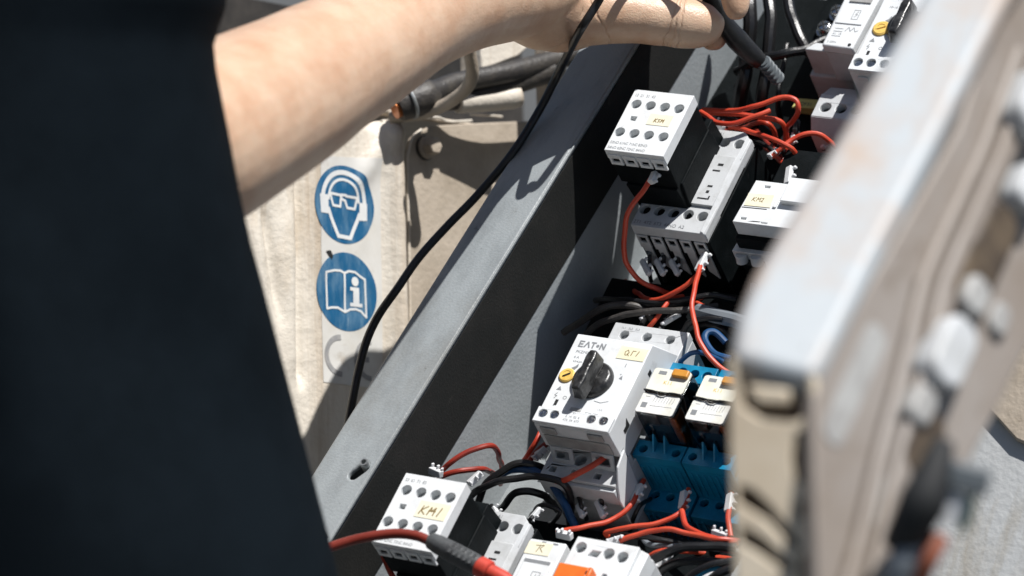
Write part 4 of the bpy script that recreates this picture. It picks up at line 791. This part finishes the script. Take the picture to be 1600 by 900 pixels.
# =============================================================== PERSON
def cobj(name,build,m,parent,o,**k): return build
OP=P(560,75,1960)
T=thing('person',frame(OP,Vector((1,0,0)),Vector((0,1,0)),Vector((0,0,1))),'person in dark shirt reaching a bare arm into the cabinet','person')
b=B(); mmp=K*1990
def limb(pts,n=20,flat=1.0):
    q=[P(x,y,d)-OP for x,y,d,r in pts]; b.tube(q,1,n,rads=[r*K*d for x,y,d,r in pts],flat=flat)
limb([(60,330,1770,165),(160,300,1750,160),(250,250,1710,150),(350,197,1748,137),(450,143,1800,121),(500,112,1828,112),(560,80,1862,102),(600,56,1884,96),(660,22,1920,88),(730,-2,1964,82),(800,-14,2016,77),(850,-30,2046,70),(900,-40,2066,40)],32)
limb([(740,0,1972,50),(800,-8,2018,68),(850,6,2056,74),(885,18,2064,66),(925,20,2064,52),(962,22,2064,47),(1000,26,2064,42.5),(1030,31,2064,41),(1046,33,2064,39.5),(1056,34,2064,41.5),(1078,37,2064,40),(1100,40,2064,36),(1114,43,2064,29),(1124,45,2064,21),(1130,47,2064,9)],26)   # thenar and thumb
limb([(780,-40,2004,50),(820,-50,2052,68),(900,-70,2066,62),(985,-88,2070,42),(1040,-100,2076,34),(1096,-92,2066,30),(1132,-58,2058,28),(1147,-18,2053,25),(1150,8,2051,22),(1151,22,2050,17),(1152,31,2050,8)],18)         # index
limb([(780,-30,2004,50),(820,-30,2060,64),(900,-50,2074,52),(975,-66,2082,36),(1060,-50,2094,30),(1100,0,2094,28),(1112,40,2090,27),(1114,60,2088,24),(1114,72,2087,17),(1114,79,2087,8)],18)  # middle
limb([(830,-20,2062,50),(900,-30,2082,42),(960,-40,2094,30),(1030,-22,2102,27),(1060,8,2098,25),(1060,26,2092,20),(1060,36,2090,9)],16)  # ring
limb([(830,-10,2060,46),(890,-10,2082,34),(930,-16,2092,26),(975,-6,2098,22),(1000,10,2092,20),(1006,20,2088,9)],16)                     # little
limb([(500,156,1803,5),(520,140,1813,14),(600,95,1862,15),(680,50,1912,15),(760,20,1966,15),(830,15,2017,12)],12)   # tendons under the skin
limb([(600,20,1852,6),(660,-5,1893,12),(740,-30,1944,13),(820,-45,1996,10)],12)
limb([(300,250,1722,10),(360,225,1748,40),(430,180,1785,42),(500,140,1822,26),(560,104,1852,10)],16)
# chest inside the shirt, and neck
q=[P(x,y,d)-OP for x,y,d in ((0,1500,1685),(-80,900,1685),(-180,400,1685),(-262,0,1685),(-285,-300,1690),(-240,-520,1700),(-210,-640,1700))]
b.tube(q,1,28,rads=[95,100,105,105,90,52,48])
body=b.build('body',M['skin'],T,smooth=180)
def bxm(px_,py_): p=P(px_,py_,2062)-OP; return p.x*.001,p.y*.001
ls=[]
for px_,py_,sl,wd_ in ((1054,36,-.22,.0008),(1064,36,-.12,.0006),(1046,36,-.30,.0005),(944,50,.5,.0007)):
    x_,y_=bxm(px_,py_); ls.append((x_+sl*y_,sl,wd_))
add_creases(M['skin'],ls)
md=body.modifiers.new('one_skin','REMESH'); md.mode='VOXEL'; md.voxel_size=.0015; md.use_smooth_shade=True
md=body.modifiers.new('soft','SMOOTH'); md.factor=.5; md.iterations=7
# shirt
b=B()
sil=[(-420,300),(-250,318),(-120,332),(-40,344),(0,341),(30,330),(60,322),(100,326),(150,336),(220,350),(300,364),(380,382),(440,399),(520,420),(600,441),(680,462),(760,483),(840,504),(920,524),(1000,545),(1100,570),(1300,600),(1600,640)]
DT=1640; n=96; rings=[]
pts=[]
for (a,c) in zip(sil,sil[1:]):
    m_=max(1,int((c[0]-a[0])/14))
    for k in range(m_): pts.append((a[0]+(c[0]-a[0])*k/m_,a[1]+(c[1]-a[1])*k/m_))
pts.append(sil[-1])
for (yy,xr) in pts:
    e=P(xr,yy,DT); hw=165; hd=120; ring=[]
    for i in range(n):
        a=2*math.pi*i/n; x=math.cos(a); z=math.sin(a)
        X=e.x-hw+hw*x; Y=e.y; Z=e.z-40+hd*z
        f=9*noise.noise(Vector((X*.016+Y*.004,Y*.0025,Z*.006)))+7*math.sin(X*.055+Y*.016+2.5*noise.noise(Vector((X*.008,Y*.006,0))))+1.2*noise.noise(Vector((X*.05,Y*.02,Z*.03)))
        k=(1-max(0,x)**6)                               # keep the silhouette edge where it is
        ring.append(b.bm.verts.new(Vector((X,Y,Z+f*k*(1 if z>0 else .3)))-OP))
    rings.append(ring)
for a,c in zip(rings,rings[1:]):
    for i in range(n): b.bm.faces.new((a[i],a[(i+1)%n],c[(i+1)%n],c[i]))
b.build('shirt',M['cloth'],T,smooth=180)
# =============================================================== THICK DOOR IN THE FOREGROUND
def fit(au,av,aw):
    a=[math.radians(x) for x in (au,av,aw)]; c=[math.cos(2*x) for x in a]; s_=[math.sin(2*x) for x in a]
    det=c[1]*s_[2]-c[2]*s_[1]; Bq=(-c[0]*s_[2]+c[2]*s_[0])/det; Cq=(-c[1]*s_[0]+c[0]*s_[1])/det; S2=(1+Bq+Cq)/2
    L=[math.sqrt(x/S2) for x in (1,Bq,Cq)]
    u_=Vector((L[0]*math.cos(a[0]),-L[0]*math.sin(a[0]),math.sqrt(1-L[0]**2))); v_=Vector((L[1]*math.cos(a[1]),-L[1]*math.sin(a[1]),-math.sqrt(1-L[1]**2)))
    v_=(v_-u_*v_.dot(u_)).normalized(); return u_,v_,u_.cross(v_)
dU,dV,dT=fit(15,-61.5,86)
DR=Fr(P(1138,548,1290),dU,dV,dT)
TD=thing('cabinet_door',DR.m(),'thick worn cream door out of focus in the right foreground','door')
Uw=DR.at(1272,590,2,0).x
def dS(px_,py_,u_): p=DR.at(px_,py_,0,u_); return (p.y,p.z)     # on the face u=const: (v, t)
be=math.radians(50); eN=(-dV*math.cos(be)+dT*math.sin(be)).normalized(); eA=dU; eB=eN.cross(eA)    # the end slants towards the light
EF=Fr(DR.o+dT*-2,eA,eB,eN)
def dE(px_,py_): p=EF.at(px_,py_,2,0); return (p.x,p.y)
def dT_(px_,py_): p=DR.at(px_,py_,2,0); return (p.x,p.y)
def epart(b,name,m,**k):
    o=b.build(name,m,None,mw=EF.m(),**k); o.parent=TD; o.matrix_parent_inverse=TD.matrix_world.inverted(); return o
b=B(); b.prism([dT_(*q) for q in ((1140,556),(1150,492),(1176,424),(1300,222),(1432,0),(1520,-140),(1660,-140),(1575,0),(1462,225),(1365,412),(1296,556),(1276,590),(1210,575))],-14,0); b.build('edge_band',M['doorlight'],TD,bevel=5.0,seg=6)
b=B(); q0=[dT_(*q) for q in ((1190,440),(1310,222),(1442,0),(1530,-140),(1640,-140),(1560,0),(1450,225),(1350,412),(1290,540))]; b.prism(q0,-60,-14.2); b.build('core',M['door'],TD,bevel=1)
hol=[[dE(x,y) for x,y in ((1150,574),(1262,592),(1266,645),(1240,660),(1190,655),(1160,636))],[dE(x,y) for x,y in ((1242,676),(1262,672),(1268,700),(1264,748),(1242,754),(1236,715))],[dE(x,y) for x,y in ((1246,784),(1266,784),(1266,808),(1246,808))],
     [dE(x,y) for x,y in ((1152,758),(1176,764),(1204,790),(1250,852),(1242,862),(1196,812),(1154,786))],[dE(x,y) for x,y in ((1154,822),(1190,838),(1240,884),(1230,896),(1180,862),(1156,848))],[dE(x,y) for x,y in ((1248,868),(1268,866),(1272,940),(1250,946))]]
b=B(); b.plate([dE(x,y) for x,y in ((1139,556),(1210,572),(1276,588),(1280,720),(1288,1040),(1160,1040),(1149,900),(1140,700))],hol,-6,0); epart(b,'end_face',M['doorend_lit'],bevel=.8)
b=B(); b.prism([dE(x,y) for x,y in ((1142,562),(1274,592),(1284,1030),(1164,1030),(1151,900),(1143,700))],-7.2,-6.1); epart(b,'recess_back',M['rust'])
b=B(); b.prism([dE(x,y) for x,y in ((1166,600),(1234,608),(1232,632),(1180,630))],-6.05,-.5); epart(b,'recess_boss',M['doorend_lit'],bevel=1.2,seg=3)
# the flank slants outwards from the edge band: its own plane
al=math.radians(52); sA=(dU*math.cos(al)-dT*math.sin(al)).normalized(); sN=sA.cross(dV)
SF=Fr(DR.o+dU*(Uw-.2)-dT*3,sA,dV,sN); TDi=SF.m()
def fp(px_,py_,h=0): p=SF.at(px_,py_,2,h); return (p.x,p.y)
def fpart(b,name,m,**k):
    o=b.build(name,m,None,mw=SF.m(),**k); mw=o.matrix_world.copy(); o.parent=TD; o.matrix_parent_inverse=TD.matrix_world.inverted(); return o
b=B(); b.prism([fp(1272,594),fp(1282,1010),fp(1380,1010),fp(1404,930),fp(1446,850),fp(1504,740),fp(1549,660),fp(1604,545),fp(1760,250),fp(1800,-120),fp(1600,-120),fp(1500,200)],-6,0); fpart(b,'flank',M['door'],bevel=1.2)
L1=[(1590,80),(1534,234),(1503,303),(1444,437),(1415,560),(1398,625),(1375,709),(1342,850),(1310,960)]
b=B(); b.tube([(*fp(x,y,1),1) for x,y in L1],2.6,10); fpart(b,'hinge_rod',M['door'])
b=B(); b.prism([fp(x+14,y,0) for x,y in L1]+[fp(x+44,y,0) for x,y in L1[::-1]],.1,5); fpart(b,'flank_rib',M['door'],bevel=1.5)
b=B(); b.prism([fp(x-16,y,0) for x,y in L1[3:]]+[fp(x-4,y,0) for x,y in L1[3:][::-1]],.05,.9); fpart(b,'sealing_strip',M['rust'],bevel=.3)
def blob(px_,py_,L,w_,m,name,h=6):
    L*=1.35; w_*=1.35
    c=fp(px_,py_,0); b=B(); b.prism([(c[0]+p[0],c[1]+p[1]) for p in rrect(-w_/2,w_/2,-L/2,L/2,min(w_,L)*.45)],.2,h); fpart(b,name,M[m],bevel=min(2,h*.4),seg=3)
blob(1590,170,22,13,'white2','bolt_head',12); blob(1580,300,15,9,'white2','bolt_head',11); blob(1455,560,22,12,'white2','bolt_head',12)
blob(1540,380,24,13,'rust','latch_recess',5.4); blob(1420,640,12,8,'grime','latch_pin',8); blob(1510,440,26,14,'rust','latch_recess',5.5); blob(1500,470,12,9,'grime','latch_pin',9)
blob(1428,695,22,12,'rust','latch_recess',5.5); blob(1555,500,10,7,'grime','latch_pin',3); blob(1335,600,40,8,'grime','worn_patch',.5); blob(1365,780,16,6,'grime','worn_patch',.5)
# =============================================================== THINGS BEHIND THE DOOR, LOWER RIGHT
PF=Fr(P(1530,800,1900),Vector((.86,-.05,.5)).normalized(),None,None) if False else None
sx=Vector((.9,-.12,.42)).normalized(); sy=Vector((.05,.93,-.36)); sy=(sy-sx*sy.dot(sx)).normalized(); sz=sx.cross(sy)
PF=Fr(P(1530,760,1960),sx,sy,sz)
T=thing('weathered_panel',PF.m(),'pale weathered steel panel with brown streaks in lower right corner','panel')
b=B(); b.box(-90,160,-160,150,-8,0); b.build('sheet',M['steelpanel'],T,bevel=.6)
b=B(); b.prism([PF.at(1600,540,2,1)[:2],PF.at(1640,480,2,1)[:2],PF.at(1660,720,2,1)[:2],PF.at(1590,690,2,1)[:2],PF.at(1545,640,2,1)[:2]],.1,5); b.build('dark_bracket',M['beige2'],T,bevel=1)
def cthing(name,label,cat,px_,py_,d): return thing(name,frame(P(px_,py_,d),Vector((1,0,0)),Vector((0,1,0)),Vector((0,0,1))),label,cat)
k_=K*1265
T=cthing('door_handle','long black lever handle hanging beside the foreground door','handle',1440,780,1265)
b=B(); b.tube([((1475-1440)*k_,(780-690)*k_,0),((1440-1440)*k_,0,6),((1405-1440)*k_,(780-855)*k_,0)],1,16,rads=[3.5,8,6]); b.build('lever',M['hole'],T); 
T=cthing('plug_connector','dark grey plug connector with a green wire beside the door handle','connector',1510,745,1265)
b=B(); b.box(-32*k_,34*k_,-24*k_,20*k_,-8,8); bmesh.ops.rotate(b.bm,verts=b.bm.verts[:],cent=(0,0,0),matrix=Matrix.Rotation(math.radians(-14),3,'Z')); b.build('housing',M['sleeve'],T,bevel=1.5,seg=3)
b=B(); b.tube([(8*k_,-28*k_,0),(4*k_,-55*k_,0),(-8*k_,-85*k_,0)],1.6,10); b.build('green_wire',M['green'],T)
b=B(); b.lathe([(5,-5),(6,0),(5,5)],(-26*k_,-44*k_,0),(.3,1,0),n=20); b.build('white_cap',M['marker'],T)
T=cthing('orange_cable','orange cable end in lower right corner below the handle','cable',1450,870,1265)
b=B(); b.tube([(18*k_,30*k_,0),(0,0,3),(-18*k_,-50*k_,0),(-30*k_,-120*k_,0)],3.6,14); T2=b.build('sheath',mat('dull_orange_sheath',(.24,.075,.04),.6),T)
b=B(); b.tube([(-20*k_,30*k_,0),(-40*k_,0,3),(-55*k_,-50*k_,0)],5,14); b.build('grey_sheath',M['greywire'],T)
